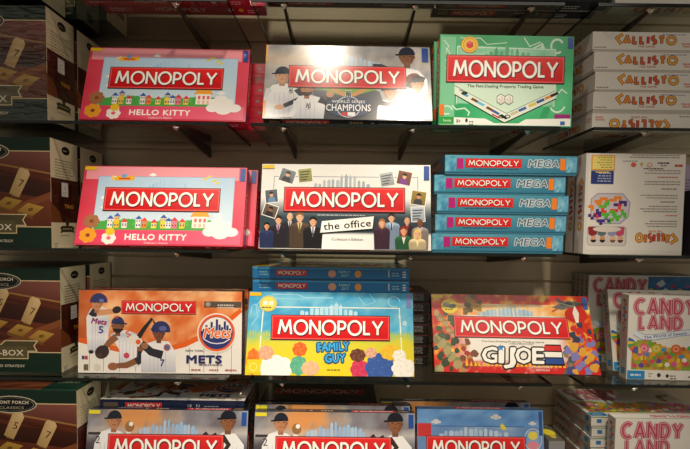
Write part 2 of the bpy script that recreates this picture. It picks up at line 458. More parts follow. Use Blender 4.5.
def cover_champions(c):
    W, H = 508, 254
    def sky(x, y):
        v = fbm(x, y, .012, 3)
        b = mixc('#7c8088', '#c4c2c0', .5 + v)
        b = mixc(b, '#e2b98a', max(0, .75 - abs(y - 205) / 60) * .5 * (1 if x < 260 else .3))
        return mixc(b, '#4a4e58', max(0, (130 - y) / 150) * (.7 if x > 90 else .4))
    c.field(0, 0, W, H, 40, 20, sky)
    c.rect(0, 6, 9, 62, '#ef9a4a'); c.rect(0, H - 60, 6, H, '#eeb06a')
    skyline(c, 165, 182, 190, 46, '#9fbbd8', 9, 14)
    # stadium: stands, grass, infield
    c.poly([(150, 0), (150, 96), (200, 108), (300, 110), (350, 96), (380, 0)], ['#3c4048', '#525864', '#6a7078', '#6a7078', '#525864', '#3c4048'])
    c.poly([(160, 104), (255, 74), (352, 106), (330, 112), (180, 112)], '#7ea54c')
    c.poly([(196, 104), (256, 66), (318, 104), (300, 108), (256, 82), (214, 108)], '#c98f58')
    c.poly([(206, 62), (256, 42), (310, 62), (256, 84)], '#6d9a48')
    # players
    player_torso(c, [(8, 6), (10, 90), (24, 112), (50, 120), (86, 116), (110, 92), (112, 40), (96, 6)])
    limb(c, [(100, 100), (116, 70), (62, 42)], 22, 14, '#2c3242'); limb(c, [(16, 100), (4, 66), (46, 40)], 20, 13, '#d9dadf'); c.oval(48, 38, 14, 9, '#d29a74')
    head(c, 54, 146, 27, '#cf9d7c', None, '#1e2740', -1); ny(c, 82, 92, 12, '#1e2740')
    player_torso(c, [(88, 2), (90, 48), (106, 76), (140, 82), (172, 72), (186, 44), (182, 2)])
    limb(c, [(168, 66), (196, 52), (200, 84)], 22, 16, '#20283c'); c.oval(200, 84, 12, 11, '#c48c66'); limb(c, [(100, 60), (96, 30), (84, 10)], 18, 14, '#e8e9ee')
    head(c, 130, 100, 24, '#b98058', None, '#1e2740', 1, beard='#3a2a22'); ny(c, 136, 42, 13, '#1e2740')
    player_torso(c, [(356, 100), (372, 158), (396, 176), (428, 182), (470, 170), (496, 140), (498, 90)])
    limb(c, [(384, 170), (356, 184), (330, 186)], 16, 12, '#26304a'); limb(c, [(480, 150), (466, 110), (432, 122)], 26, 18, '#1f273c')
    c.oval(452, 142, 24, 17, '#7a4030', .5); head(c, 436, 218, 30, '#7d5238', None, '#1b2338', -1)
    player_torso(c, [(400, 4), (398, 60), (420, 92), (462, 100), (494, 84), (502, 30), (500, 4)])
    limb(c, [(486, 78), (480, 54), (420, 44)], 20, 14, '#2a3348'); limb(c, [(418, 84), (404, 62), (430, 48)], 18, 14, '#e4e6ea'); c.oval(424, 48, 13, 10, '#ece6e0')
    head(c, 466, 124, 25, '#c18f6c', None, '#161d2e', -1); c.line([(426, 52), (500, 22)], 5, '#30221c')
    player_torso(c, [(340, 2), (344, 44), (360, 66), (390, 70), (412, 56), (416, 2)])
    limb(c, [(350, 58), (376, 52), (412, 66)], 17, 12, '#242d42'); head(c, 382, 96, 23, '#c8936e', None, '#171e30', -1)
    title(c, 75, 108, 430, 180)
    c.part('emblem')
    c.oval(256, 42, 70, 36, '#3f4d68'); c.ring(256, 42, 34, 37, '#c8ccd4', ry=.97)
    ny(c, 256, 82, 19, '#eef0f4'); ny(c, 256, 82, 16.5, '#1d2a4c')
    c.text('WORLD SERIES', 256, 55, 9, '#e9ecf2', 100, .02, line=('#26304a', .04))
    c.text('CHAMPIONS', 256, 28, 23, '#f3f4f7', 134, .02, line=('#28324c', .07))
    c.rect(236, 12, 254, 24, '#c43a40'); c.rect(254, 12, 276, 24, '#e8e9ee')
    c.part('corner_tab'); c.rect(W - 26, H - 54, W - 6, H - 5, '#2b4f9c'); c.part('corner_tab'); c.rect(W - 50, 3, W - 4, 14, '#d63a8a')
    c.part('')

def sides_dusk(P, W, H, T):
    for nm in ('bottom', 'top'):
        c = P(nm)
        c.rect(1, 1, W - 1, T - 1, '#262c3c'); title(c, 60, T * .25, 200, T * .78)
        c.bars(260, T * .45, 50, 1, 9, 9, '#b9a47c', 3); ny(c, 330, T / 2, 8, '#c8ccd4'); c.bars(350, T * .4, 80, 2, 8, 4, '#b8bcc4', 6); c.rect(18, T * .3, 50, T * .7, '#8a6a4a')
    for nm in ('left', 'right'):
        c = P(nm); c.rect(1, 1, H - 1, T - 1, '#20242f'); title(c, 60, T * .25, 180, T * .75)

def cover_dusk(c, tag=True):
    W, H = 508, 254
    def sky(x, y):
        v = fbm(x, y, .011, 7)
        b = mixc('#6d6670', '#9ca0a8', .5 + v * 1.1)
        b = mixc(b, '#d8955a', max(0, min(1, (.28 + v) * 1.6 * max(0, 1 - abs(x - 170) / 150) * (1 if y > 190 else .6))))
        b = mixc(b, '#efe0d4', max(0, 1 - abs(y - 188) / 18) * .5)
        return mixc(b, '#2c2a30', max(0, (176 - y) / 60) * .8)
    c.field(0, 0, W, H, 44, 22, sky)
    skyline(c, 165, 180, 190, 48, '#8fb4dc', 5, 15)
    c.rect(4, 176, 60, 184, '#3a3538')
    player_torso(c, [(18, 40), (26, 150), (46, 186), (74, 196), (108, 186), (124, 140), (124, 40)])
    c.text('2', 36, 150, 24, '#20263a'); limb(c, [(104, 176), (128, 170), (134, 196)], 20, 14, '#e6e7ea'); c.oval(134, 202, 15, 17, '#9a7048'); c.oval(138, 210, 7, 7, '#efede6')
    head(c, 84, 220, 27, '#b8805c', None, '#1d2330', -1)
    player_torso(c, [(396, 30), (392, 120), (404, 170), (430, 188), (470, 184), (498, 150), (500, 30)])
    limb(c, [(412, 178), (386, 168), (372, 186)], 20, 14, '#262c3a'); limb(c, [(428, 176), (450, 150), (430, 120)], 18, 12, '#3a2c26')
    head(c, 446, 222, 30, '#8a5a3e', None, '#171c28', -1)
    title(c, 70, 104, 432, 178)
    c.part('emblem'); c.oval(254, 62, 56, 36, '#3f4d68'); ny(c, 254, 66, 24, '#eef0f4'); c.text('YANKEES', 254, 18, 20, '#e9ecf2', 150, .03)
    c.part('corner_tab')
    tabs(c, left='#e8dc30' if tag else None, right='#2450a0')
    c.part('')

def cover_green(c):
    W, H = 400, 267
    c.field(0, 0, W, H, 12, 8, lambda x, y: mixc('#139050', '#62c890', .45 + .5 * fbm(x, y, .006, 2) + .18 * (x / W)))
    # white doodles
    wl = '#cfeedb'
    c.hold = True
    c.rect(3, 3, 47, H - 6, '#7cc79c')
    for a in range(3): c.line([(12 + a * 6, 250 - a * 22), (26 + a * 4, 234 - a * 20), (18, 214 - a * 24)], 2.4, wl)
    c.line([(60, 258), (120, 258), (140, 240), (200, 246)], 2.2, wl); c.line([(250, 262), (268, 236), (300, 250)], 3, wl)
    c.line(arc(350, 238, 18, 20, 30, 310), 6, '#d6f0df'); c.line(arc(24, 46, 16, 12, 0, 300), 4, wl); c.line([(40, 60), (52, 48), (78, 52), (92, 40), (88, 30)], 4, wl)
    c.line(arc(356, 78, 26, 34, 100, 330), 5, '#d6f0df'); c.line([(340, 80), (368, 112), (384, 100)], 4, '#d6f0df'); c.oval(372, 168, 7, 8, '#2f9c60')
    c.poly([(276, 232), (306, 248), (314, 232), (286, 216)], '#c4e8d0')
    c.hold = False; c.nxt()
    c.line([(288, 230), (302, 238)], 3, '#3aa56c')
    c.poly([(52, 100), (52, 236), (346, 230), (346, 60), (52, 66)], '#8fd2ac')
    c.field(54, 170, 344, 226, 8, 3, lambda x, y: mixc('#a9dcc0', '#5cb884', .5 + fbm(x, y, .02, 5)))
    c.line([(52, 62), (52, 232), (346, 228), (346, 60)], 1.6, '#e9f5ee')
    skyline(c, 100, 190, 190, 50, '#3a9e68', 8, 12)
    # perspective playing board
    c.poly([(46, 132), (46, 92), (198, 10), (352, 84), (350, 132)], '#cfe9d6')
    c.poly([(46, 118), (46, 92), (198, 10), (352, 84), (350, 108), (204, 38)], '#e2ecdf')
    c.line([(46, 92), (198, 10), (352, 84)], 3, '#15201a')
    c.line([(46, 118), (204, 38), (350, 108)], 1.4, '#2c3a30')
    for t, k in ((.12, '#58b0d8'), (.32, '#7c4a2c'), (.44, '#69bce0'), (.62, '#7c4a2c'), (.74, '#3b62b0'), (.9, '#222222')):
        x, y = 46 + 152 * t, 104 - 82 * t; c.poly([(x, y), (x + 20, y - 10), (x + 26, y - 5), (x + 6, y + 6)], k)
    for t, k in ((.14, '#c9c0a0'), (.3, '#3b62b0'), (.5, '#dcc24a'), (.66, '#36589c'), (.82, '#d88a3a'), (.94, '#2a2a2a')):
        x, y = 204 + 148 * t, 22 + 70 * t; c.poly([(x - 6, y), (x + 16, y + 10), (x + 12, y + 17), (x - 10, y + 7)], k)
    c.text('GO', 198, 24, 11, '#20242a', 36, .06); c.line([(160, 36), (182, 25)], 4, '#c8322c')
    # dice
    for x in (186, 210):
        c.poly([(x - 13, 70), (x, 62), (x + 13, 71), (x + 12, 90), (x - 1, 96), (x - 13, 89)], '#8a8f88'); c.poly([(x - 11, 72), (x, 66), (x + 11, 73), (x + 10, 88), (x - 1, 93), (x - 11, 87)], ['#d8d6cc', '#d8d6cc', '#d8d6cc', '#f2f1ea', '#f2f1ea', '#f2f1ea'])
        c.hold = True
        for a, b in ((-4, 80), (3, 78), (0, 87), (4, 84)): c.oval(x + a, b, 1.4, 1.6, '#33363a', n=6)
        c.hold = False; c.nxt()
    c.oval(76, 96, 9, 5, '#2a302c'); c.line([(60, 106), (76, 100)], 2, '#2a302c')
    for a in range(5): c.line([(300 + a * 6, 16 + a * 3), (318 + a * 5, 58 + a * 2)], 2.2, '#2f9c60')
    c.rect(3, 3, W - 3, 9, '#e6efe8'); c.poly([(3, 3), (180, 3), (140, 22), (3, 26)], '#f0f4ee'); c.poly([(230, 3), (W - 3, 3), (W - 3, 26), (262, 22)], '#f0f4ee')
    c.rect(3, 4, 46, 26, '#33a047'); c.text('Family', 26, 12, 7, '#f2f8f0', 24)
    c.text('8+', 60, 8, 12, '#333a36', 12, .03); c.oval(84, 16, 4, 6, '#333a36'); c.bars(92, 10, 16, 2, 8, 4, '#555c58', 4)
    c.text('The Fast-Dealing Property Trading Game', 198, 114, 9, '#23402f', 228, .01)
    title(c, 22, 130, 372, 206)
    c.part('seal')
    c.oval(88, 238, 26, 24, '#d8442c', n=28); c.oval(88, 238, 24.5, 22.5, '#f0c832', n=28); c.ring(88, 238, 17, 19.5, '#d88a2c'); c.poly([(78, 232), (88, 226), (99, 232), (98, 245), (88, 250), (78, 244)], '#d0342c'); c.poly([(78, 244), (88, 240), (98, 245), (88, 250)], '#e8685c')
    c.part('corner_tab')
    c.rect(2, 30, 16, 62, '#ec7a2c'); c.part('corner_tab'); c.rect(W - 18, H - 36, W - 3, H - 3, '#2c4fa0'); c.part('corner_tab'); c.rect(W - 52, 26, W - 4, 38, '#a02c80'); c.part('corner_tab'); c.rect(W - 34, 6, W - 20, 17, '#3a6ab4')
    c.part('')

def sides_green(P, W, H, T):
    for nm in ('bottom', 'top'):
        c = P(nm); c.rect(1, 1, W - 1, T - 1, '#2f8a5c'); title(c, 110, T * .2, 290, T * .82); c.rect(12, 8, 60, T - 8, '#8fc8a4'); c.rect(330, 8, 380, T - 8, '#e2ecdf')
    for nm in ('left', 'right'):
        c = P(nm); c.rect(1, 1, H - 1, T - 1, '#3c5a48'); title(c, 40, T * .22, 220, T * .8); c.rect(6, 6, 30, T - 6, '#ec7a2c')

SK = ['#d9a384', '#c98f6c', '#e0b090', '#8a5a3e', '#c08a66']
def snapshot(c, x, y, w, h, a, kind):
    """small loose photograph lying on the cover"""
    ca, sa = math.cos(a), math.sin(a)
    R = lambda px, py: (x + px * ca - py * sa, y + px * sa + py * ca)
    q = lambda x0, y0, x1, y1: [R(x0, y0), R(x1, y0), R(x1, y1), R(x0, y1)]
    c.poly(q(-w / 2 - 2, -h / 2 - 2, w / 2 + 2, h / 2 + 2), '#f4f2ec')
    bg, cl, sk, hr = kind
    c.poly(q(-w / 2, -h / 2, w / 2, h / 2), [mixc(bg, '#000000', .2)] * 2 + [bg] * 2)
    if cl:
        c.poly([R(-w * .32, -h * .5), R(w * .34, -h * .5), R(w * .26, -h * .14), R(0, 0), R(-w * .26, -h * .14)], cl)
        hx_, hy_ = R(0, h * .12); c.oval(hx_, hy_, w * .15, h * .2, sk, a, 10)
        c.poly([R(w * .19 * math.cos(t), h * .17 + h * .2 * math.sin(t)) for t in [i * PI / 8 for i in range(9)]], hr)
    else:
        c.hold = True
        for k in range(4): c.poly(q(-w * .4, -h * .36 + k * h * .2, w * (.1 + .1 * k), -h * .28 + k * h * .2), hr)
        c.hold = False; c.nxt()

def cover_office(c):
    W, H = 508, 254
    def bg(x, y):
        b = mixc('#f1efe9', '#e4e6e6', .5 + .5 * fbm(x, y, .01))
        return mixc(b, '#2e3f4a', max(0, min(1, (150 - y) / 56)) if y > 46 else .0)
    c.field(0, 0, W, H, 30, 30, bg)
    c.line([(38, 150), (38, 216), (470, 216), (470, 150)], 1.6, '#4a5a86')
    c.rect(380, 236, 500, 250, '#f7f6f2')
    skyline(c, 160, 182, 170, 42, '#9aaab6', 12, 13)
    for a in ((78, 218, 44, 38, -.3, ('#7c8890', '#3c3a42', SK[2], '#3a2a20')), (132, 220, 40, 40, .12, ('#a8aa60', None, None, '#35302c')),
              (32, 156, 36, 38, .12, ('#5e6a74', '#6888b0', SK[0], '#2a2220')), (30, 112, 40, 34, -.3, ('#6a5a4c', '#26262a', SK[3], '#1a1614')),
              (378, 210, 40, 40, .18, ('#b8bec2', None, None, '#4c545c')), (430, 214, 40, 40, -.2, ('#84523a', '#7c3c8c', SK[2], '#2a1a16')),
              (472, 154, 42, 40, -.14, ('#9a8436', '#3c3c40', SK[1], '#1f1814')), (470, 106, 38, 42, .05, ('#b8c4d4', None, None, '#2c3440'))):
        snapshot(c, *a)
    c.text('Collector\'s Edition', 262, 26, 8, '#333338', 92)
    c.bars(172, 99, 160, 1, 5, 3.2, '#aab4ba', 5)
    for a in ((90, 2, 50, 104, '#e0b090', None, '#2b2b33', '#c8ccd4', '#5a3040'), (56, 2, 52, 94, SK[0], '#2a1d18', '#2a2631', '#b9a8c4', '#6a2a4a'),
              (120, 2, 62, 106, SK[2], '#7a5a38', '#5c4a3a', '#cbb890', '#6a5a2c'), (160, 2, 58, 92, SK[0], '#221a18', '#1c1d22', '#dcdee2', '#3c4a66'), (22, 2, 44, 74, SK[1], '#15100f', '#2b3a6c', None, None)):
        x, y, w, h, sk, hr, ct, sh, ti = a; bust(c, x, y, w, h, sk, hr, ct, sh or ct, ti, long=(h == 74), bald=hr is None)
    for a in ((392, 2, 52, 104, SK[2], '#2c211c', '#9db6d6', '#b8cce4', '#2c3a56', 0), (438, 2, 46, 94, SK[0], None, '#33272a', '#8a2c34', None, 0), (364, 2, 48, 88, SK[2], '#a06a3c', '#4c2c44', None, None, 1),
              (476, 2, 50, 90, '#7a4c34', None, '#a59a98', '#c8c0bc', None, 0), (428, 2, 52, 66, SK[0], '#8a2c22', '#2c7048', '#e4dcd4', None, 1), (468, 2, 52, 58, SK[2], '#e2c068', '#ecd8a8', None, None, 1)):
        x, y, w, h, sk, hr, ct, sh, ti, lg = a; bust(c, x, y, w, h, sk, hr, ct, sh or ct, ti, long=bool(lg), bald=hr is None)
    title(c, 72, 112, 430, 182)
    c.part('subtitle_lettering')
    q = [(182, 48), (336, 62), (340, 98), (186, 82)]
    c.poly([(p[0] + 3, p[1] - 3) for p in q], '#20242a'); c.poly(q, '#f4f3ee')
    c.text('the office', 262, 62, 22, '#16171a', 140, .03, rot=.095)
    c.part('corner_tab'); tabs(c, left='#eac61c')
    c.part('')

def sides_white(P, W, H, T):
    for nm in ('bottom', 'top'):
        c = P(nm); c.rect(1, 1, W - 1, T - 1, '#d8d6d0'); title(c, 150, T * .22, 330, T * .8); c.text('the office', 410, T * .35, 12, '#22242a', 80, .02)
    for nm in ('left', 'right'):
        c = P(nm); c.rect(1, 1, H - 1, T - 1, '#c8c6c0'); title(c, 60, T * .25, 180, T * .75)

def cover_mets(c):
    W, H = 508, 254
    def bg(x, y):
        v = fbm(x, y, .014, 11)
        return mixc(mixc('#dc7034', '#f8c490', .42 + v * 1.3), '#a8481e', max(0, (60 - x) / 90))
    c.field(0, 0, W, H, 44, 22, bg)
    # white lower field under an orange sweep
    cv = [(0, 96), (60, 82), (130, 66), (200, 62), (270, 68), (330, 84), (400, 118), (460, 154), (508, 192)]
    c.poly([(0, 0), (508, 0)] + [(x, y) for x, y in cv[::-1]], '#f0ece6')
    c.line([(x, y + 5) for x, y in cv], 16, '#e4641c')
    c.hold = True
    for x in (34, 78, 128, 178, 230, 300, 345, 390, 432, 476): c.rect(x, 4, x + 1.4, max(8, 60 + max(0, x - 300) * .45), '#6a78b4')
    c.hold = False; c.nxt()
    # stretching fielder
    player_torso(c, [(30, 62), (26, 110), (24, 170), (36, 196), (62, 206), (88, 196), (98, 160), (92, 110), (98, 62)], '#eeedf0', '#8e98c8', 9)
    c.oval(40, 64, 8, 6, '#33262a')
    limb(c, [(44, 184), (80, 186), (112, 190)], 21, 15, '#d69a6e'); limb(c, [(38, 190), (46, 184), (56, 184)], 26, 24, '#2a2c3c'); c.oval(118, 194, 14, 11, '#33262a', .3)
    head(c, 56, 214, 22, '#c98a62', None, None); c.poly(arc(62, 220, 27, 25, -10, 190, 14), '#333a6c'); c.oval(70, 222, 8, 5, '#6a74b0')
    c.text('Mets', 62, 150, 17, '#3d3a92', 46, .02, rot=-.12, shear=.2, line=('#e0622c', .05)); c.text('5', 70, 122, 22, '#3b3c8c', 14, .04)
    # fielder with glove
    player_torso(c, [(130, 20), (128, 70), (112, 96), (98, 118), (122, 128), (150, 132), (188, 118), (206, 84), (214, 20)], '#edecef', '#8e98c8', 11)
    limb(c, [(118, 112), (96, 94), (80, 74)], 22, 15, '#8f5e40'); c.oval(74, 64, 23, 20, '#3a2c28', .6); c.oval(66, 54, 10, 7, '#4c3a32')
    limb(c, [(196, 80), (190, 42), (150, 24), (118, 22)], 26, 15, '#8a583c'); limb(c, [(200, 66), (196, 44), (180, 34)], 30, 24, '#2a2a34'); c.oval(108, 20, 16, 12, '#9a6444')
    head(c, 122, 146, 24, '#8a5a3e', None, '#2d3568', 1, beard='#2a1d18'); c.text('NY', 118, 168, 9, '#e0642c', 12, .05)
    c.text('S', 158, 112, 20, '#d85a4a', 12, .05, rot=.4); c.oval(150, 54, 9, 9, '#c84a5c')
    # batter
    player_torso(c, [(196, 4), (196, 60), (214, 92), (242, 102), (282, 98), (302, 66), (304, 4)], '#ecebee', '#8e98c8', 12)
    limb(c, [(236, 154), (228, 168), (206, 140), (186, 110)], 6, 15, '#2a2228')
    limb(c, [(196, 94), (172, 96), (166, 104)], 24, 20, '#eeeae6'); c.oval(172, 104, 17, 14, '#e9e2dc'); c.oval(186, 96, 8, 8, '#e0602c')
    limb(c, [(196, 92), (226, 66), (262, 56)], 22, 26, '#2b2a33'); c.oval(206, 84, 11, 10, '#a06e4c')
    head(c, 250, 124, 23, '#7a4a34', None, None); c.poly(arc(256, 134, 29, 27, -15, 195, 14), '#2f3668'); c.oval(262, 138, 12, 8, '#5a64a0'); c.poly([(222, 136), (240, 144), (236, 130)], '#262c58')
    c.text('7', 262, 22, 22, '#3b3c8c', 13, .04); c.oval(276, 80, 11, 11, '#b86a50'); c.oval(276, 80, 7, 7, '#5a64a0')
    c.rect(390, 205, 506, 223, '#5c5048'); c.oval(402, 214, 8, 7, '#a49a90'); c.bars(432, 210, 62, 2, 7, 3.4, '#d9d4cc', 7)
    c.rect(12, 42, 20, 52, '#2b3c78'); c.rect(21, 42, 30, 52, '#c8383c'); c.oval(60, 18, 11, 10, '#dcd8cc'); c.rect(18, 8, 32, 26, '#6c6a3c')
    title(c, 134, 184, 364, 222)
    c.part('emblem')
    c.oval(430, 126, 61, 61, '#f2ede6', n=36); c.oval(430, 126, 57, 57, '#e8622a', n=36); c.oval(430, 126, 50, 50, '#2d3878', n=36)
    c.hold = True
    rnd = random.Random(5)
    c.hold = False
    c.poly(arc(430, 126, 48.5, 48.5, 8, 172, 20), '#f0ece8')
    c.hold = True
    for i, hgt in enumerate((12, 24, 16, 34, 20, 42, 26, 18, 36, 24, 14)):
        x = 386 + i * 8.2; c.rect(x, 126, x + 7, 126 + hgt, '#2d3878')
    c.hold = False; c.nxt()
    c.line([(388, 108), (410, 96), (430, 93), (452, 96), (472, 108)], 3, '#e9e6ec')
    c.text('Mets', 430, 112, 32, '#ee6a2c', 82, .03, shear=.22, line=('#f4e8dc', .06))
    c.part('subtitle_lettering')
    c.text('NEW YORK', 362, 68, 6, '#34304a', 56, .03); c.part('subtitle_lettering'); c.text('METS', 392, 33, 24, '#2c2f66', 108, .045, line=('#2c2f66', .03)); c.part('')
    c.bars(376, 26, 72, 1, 5, 3, '#5a4a5c', 2, False); c.bars(352, 10, 40, 1, 5, 4, '#a8503c', 3); c.bars(408, 10, 42, 1, 5, 4, '#a8503c', 4); c.bars(458, 10, 42, 1, 5, 4, '#a8503c', 6)
    c.part('')

def sides_navy(P, W, H, T):
    for nm in ('bottom', 'top'):
        c = P(nm); c.rect(1, 1, W - 1, T - 1, '#20294a'); title(c, 85, T * .2, 205, T * .74)
        c.rect(12, 10, 60, T - 10, '#6a5a50'); c.bars(290, T * .4, 20, 1, 8, 10, '#9aa2b8', 4); c.text('N', 325, T * .35, 13, '#b9bfd0'); c.bars(345, T * .45, 60, 2, 8, 3, '#98a0b4', 5); c.rect(480, 6, 488, T - 6, '#b04a2c')
    for nm in ('left', 'right'):
        c = P(nm); c.rect(1, 1, H - 1, T - 1, '#1b2138'); title(c, 60, T * .25, 180, T * .75)

def cover_meadow(c):
    W, H = 508, 254
    def bg(x, y):
        v = fbm(x, y, .02, 21)
        if y > 130: return mixc('#3d9fd0', '#79c3e0', .45 + v + .2 * fbm(x, y, .004, 2))
        b = mixc('#6ab6bc', '#d4cc3c', max(0, min(1, (132 - y) / 34 + v * .5)))
        return mixc(b, '#e8cf2c', max(0, min(1, (90 - y) / 60)))
    c.field(0, 0, W, H, 40, 26, bg)
    wl = '#9cd2ea'
    c.hold = True
    c.line([(70, 246), (150, 246), (170, 236), (260, 236)], 3, wl); c.line([(80, 232), (190, 232)], 2, wl); c.line([(340, 240), (360, 214), (392, 226), (374, 250)], 2, wl)
    c.line(arc(450, 226, 18, 16, 0, 300), 3, wl); c.line(arc(20, 190, 12, 24, 0, 200), 2.4, wl); c.line([(12, 150), (30, 176), (22, 210), (40, 230)], 2.4, wl)
    c.oval(482, 160, 7, 8, '#b4dcec'); c.oval(466, 180, 4, 5, '#b4dcec')
    c.hold = False; c.nxt()
    c.line([(40, 60), (46, 206), (466, 206), (472, 60)], 3, '#f2f4e8')
    skyline(c, 160, 180, 180, 44, '#a8d8ee', 6, 12)
    c.hold = True
    rnd = random.Random(8)
    for i in range(60): x = 8 + i * 8.2; c.poly([(x, 118), (x + 5, 118), (x + 2 + rnd.uniform(-3, 3), 128 + rnd.uniform(0, 10))], '#c6c63c')
    c.hold = False; c.nxt()
    # rolling mounds of pale and coloured bushes along the bottom
    for x, y, rx, ry, k in ((92, 20, 52, 40, '#eff0ea'), (60, 66, 24, 22, '#dda888'), (160, 30, 26, 30, '#5aaa8c'), (162, 78, 22, 22, '#d8682c'), (196, 22, 28, 22, '#e4b48c'),
                            (22, 40, 20, 40, '#e0762c'), (344, 20, 28, 30, '#cc3a5c'), (338, 62, 24, 20, '#6a3c30'), (406, 26, 46, 44, '#3a5ca4'), (436, 72, 30, 24, '#e8bc34'), (378, 70, 18, 16, '#dda888'), (476, 24, 36, 32, '#f0efe6'), (464, 62, 20, 18, '#f0efe6')):
        c.hold = True
        for a in range(8): c.oval(x + rx * .62 * math.cos(a * PI / 4), y + ry * .6 * math.sin(a * PI / 4), rx * .42, ry * .42, k, n=9)
        c.oval(x, y, rx * .7, ry * .7, k, n=12)
        for a in range(26):
            t = a * 2.4; q = .14 + .75 * math.sqrt(a / 26); k_ = c.k; fx, fy = x + rx * q * math.cos(t), y + ry * q * math.sin(t)
            c.oval(fx, fy, 3.4, 2.2, mixc(k, '#000000' if a % 2 else '#ffffff', .07 if a % 2 else .12), t, 6)
            c.k = k_ + (.01 if a % 2 else -.0)
        c.nxt(); c.hold = False; c.nxt()
    c.rect(4, 4, 46, 46, '#dccb2c'); c.ring(24, 24, 9, 12, '#f0e474')
    title(c, 74, 108, 434, 180)
    c.part('subtitle_lettering')
    for t, x, y, h, w, r in (('FAMILY', 264, 74, 26, 96, .05), ('GUY', 270, 40, 26, 62, .04)):
        c.text(t, x, y, h, '#2f96d4', w, .045, rot=r, line=('#174a80', .12))
        c.text(t, x + 1, y + 2, h * .92, '#49b0e6', w * .96, .0, rot=r)
    c.bars(246, 16, 50, 1, 6, 4, '#8a8a2c', 3)
    c.part('seal'); c.oval(60, 216, 27, 25, '#f0dc5c', n=28); c.ring(60, 216, 22, 23.5, '#8aa0a0'); c.rect(44, 212, 58, 224, '#f4f4ee'); c.rect(62, 212, 76, 224, '#e8eae6'); c.bars(42, 202, 36, 1, 5, 4, '#6a6a3c', 3)
    c.part('corner_tab'); tabs(c, left='#f0b41c', right='#7a8cc0')
    c.part('')

def sides_blue(P, W, H, T):
    for nm in ('bottom', 'top'):
        c = P(nm); c.rect(1, 1, W - 1, T - 1, '#2376b4'); c.rect(1, T - 7, W - 1, T - 2, '#3f9ad0'); title(c, 78, T * .25, 176, T * .74)
        c.bars(22, T * .5, 34, 2, 8, 3, '#9ccbe4', 3); c.oval(258, T * .45, 13, 12, '#dca48a'); c.oval(342, T * .45, 11, 12, '#e0a054')
        c.text('FAMILY', 298, T * .5, 9, '#8fd0f0', 36, .06, line=('#184a80', .08)); c.text('GUY', 300, T * .2, 9, '#8fd0f0', 24, .06, line=('#184a80', .08))
        c.rect(440, 8, 443, T - 8, '#e4e8e4'); c.bars(452, T * .5, 24, 2, 8, 3, '#9ccbe4', 5); c.bars(486, T * .6, 12, 3, 8, 4, '#e4ecf0', 5)
    for nm in ('left', 'right'):
        c = P(nm); c.rect(1, 1, H - 1, T - 1, '#1d6aa4'); title(c, 60, T * .25, 180, T * .75)

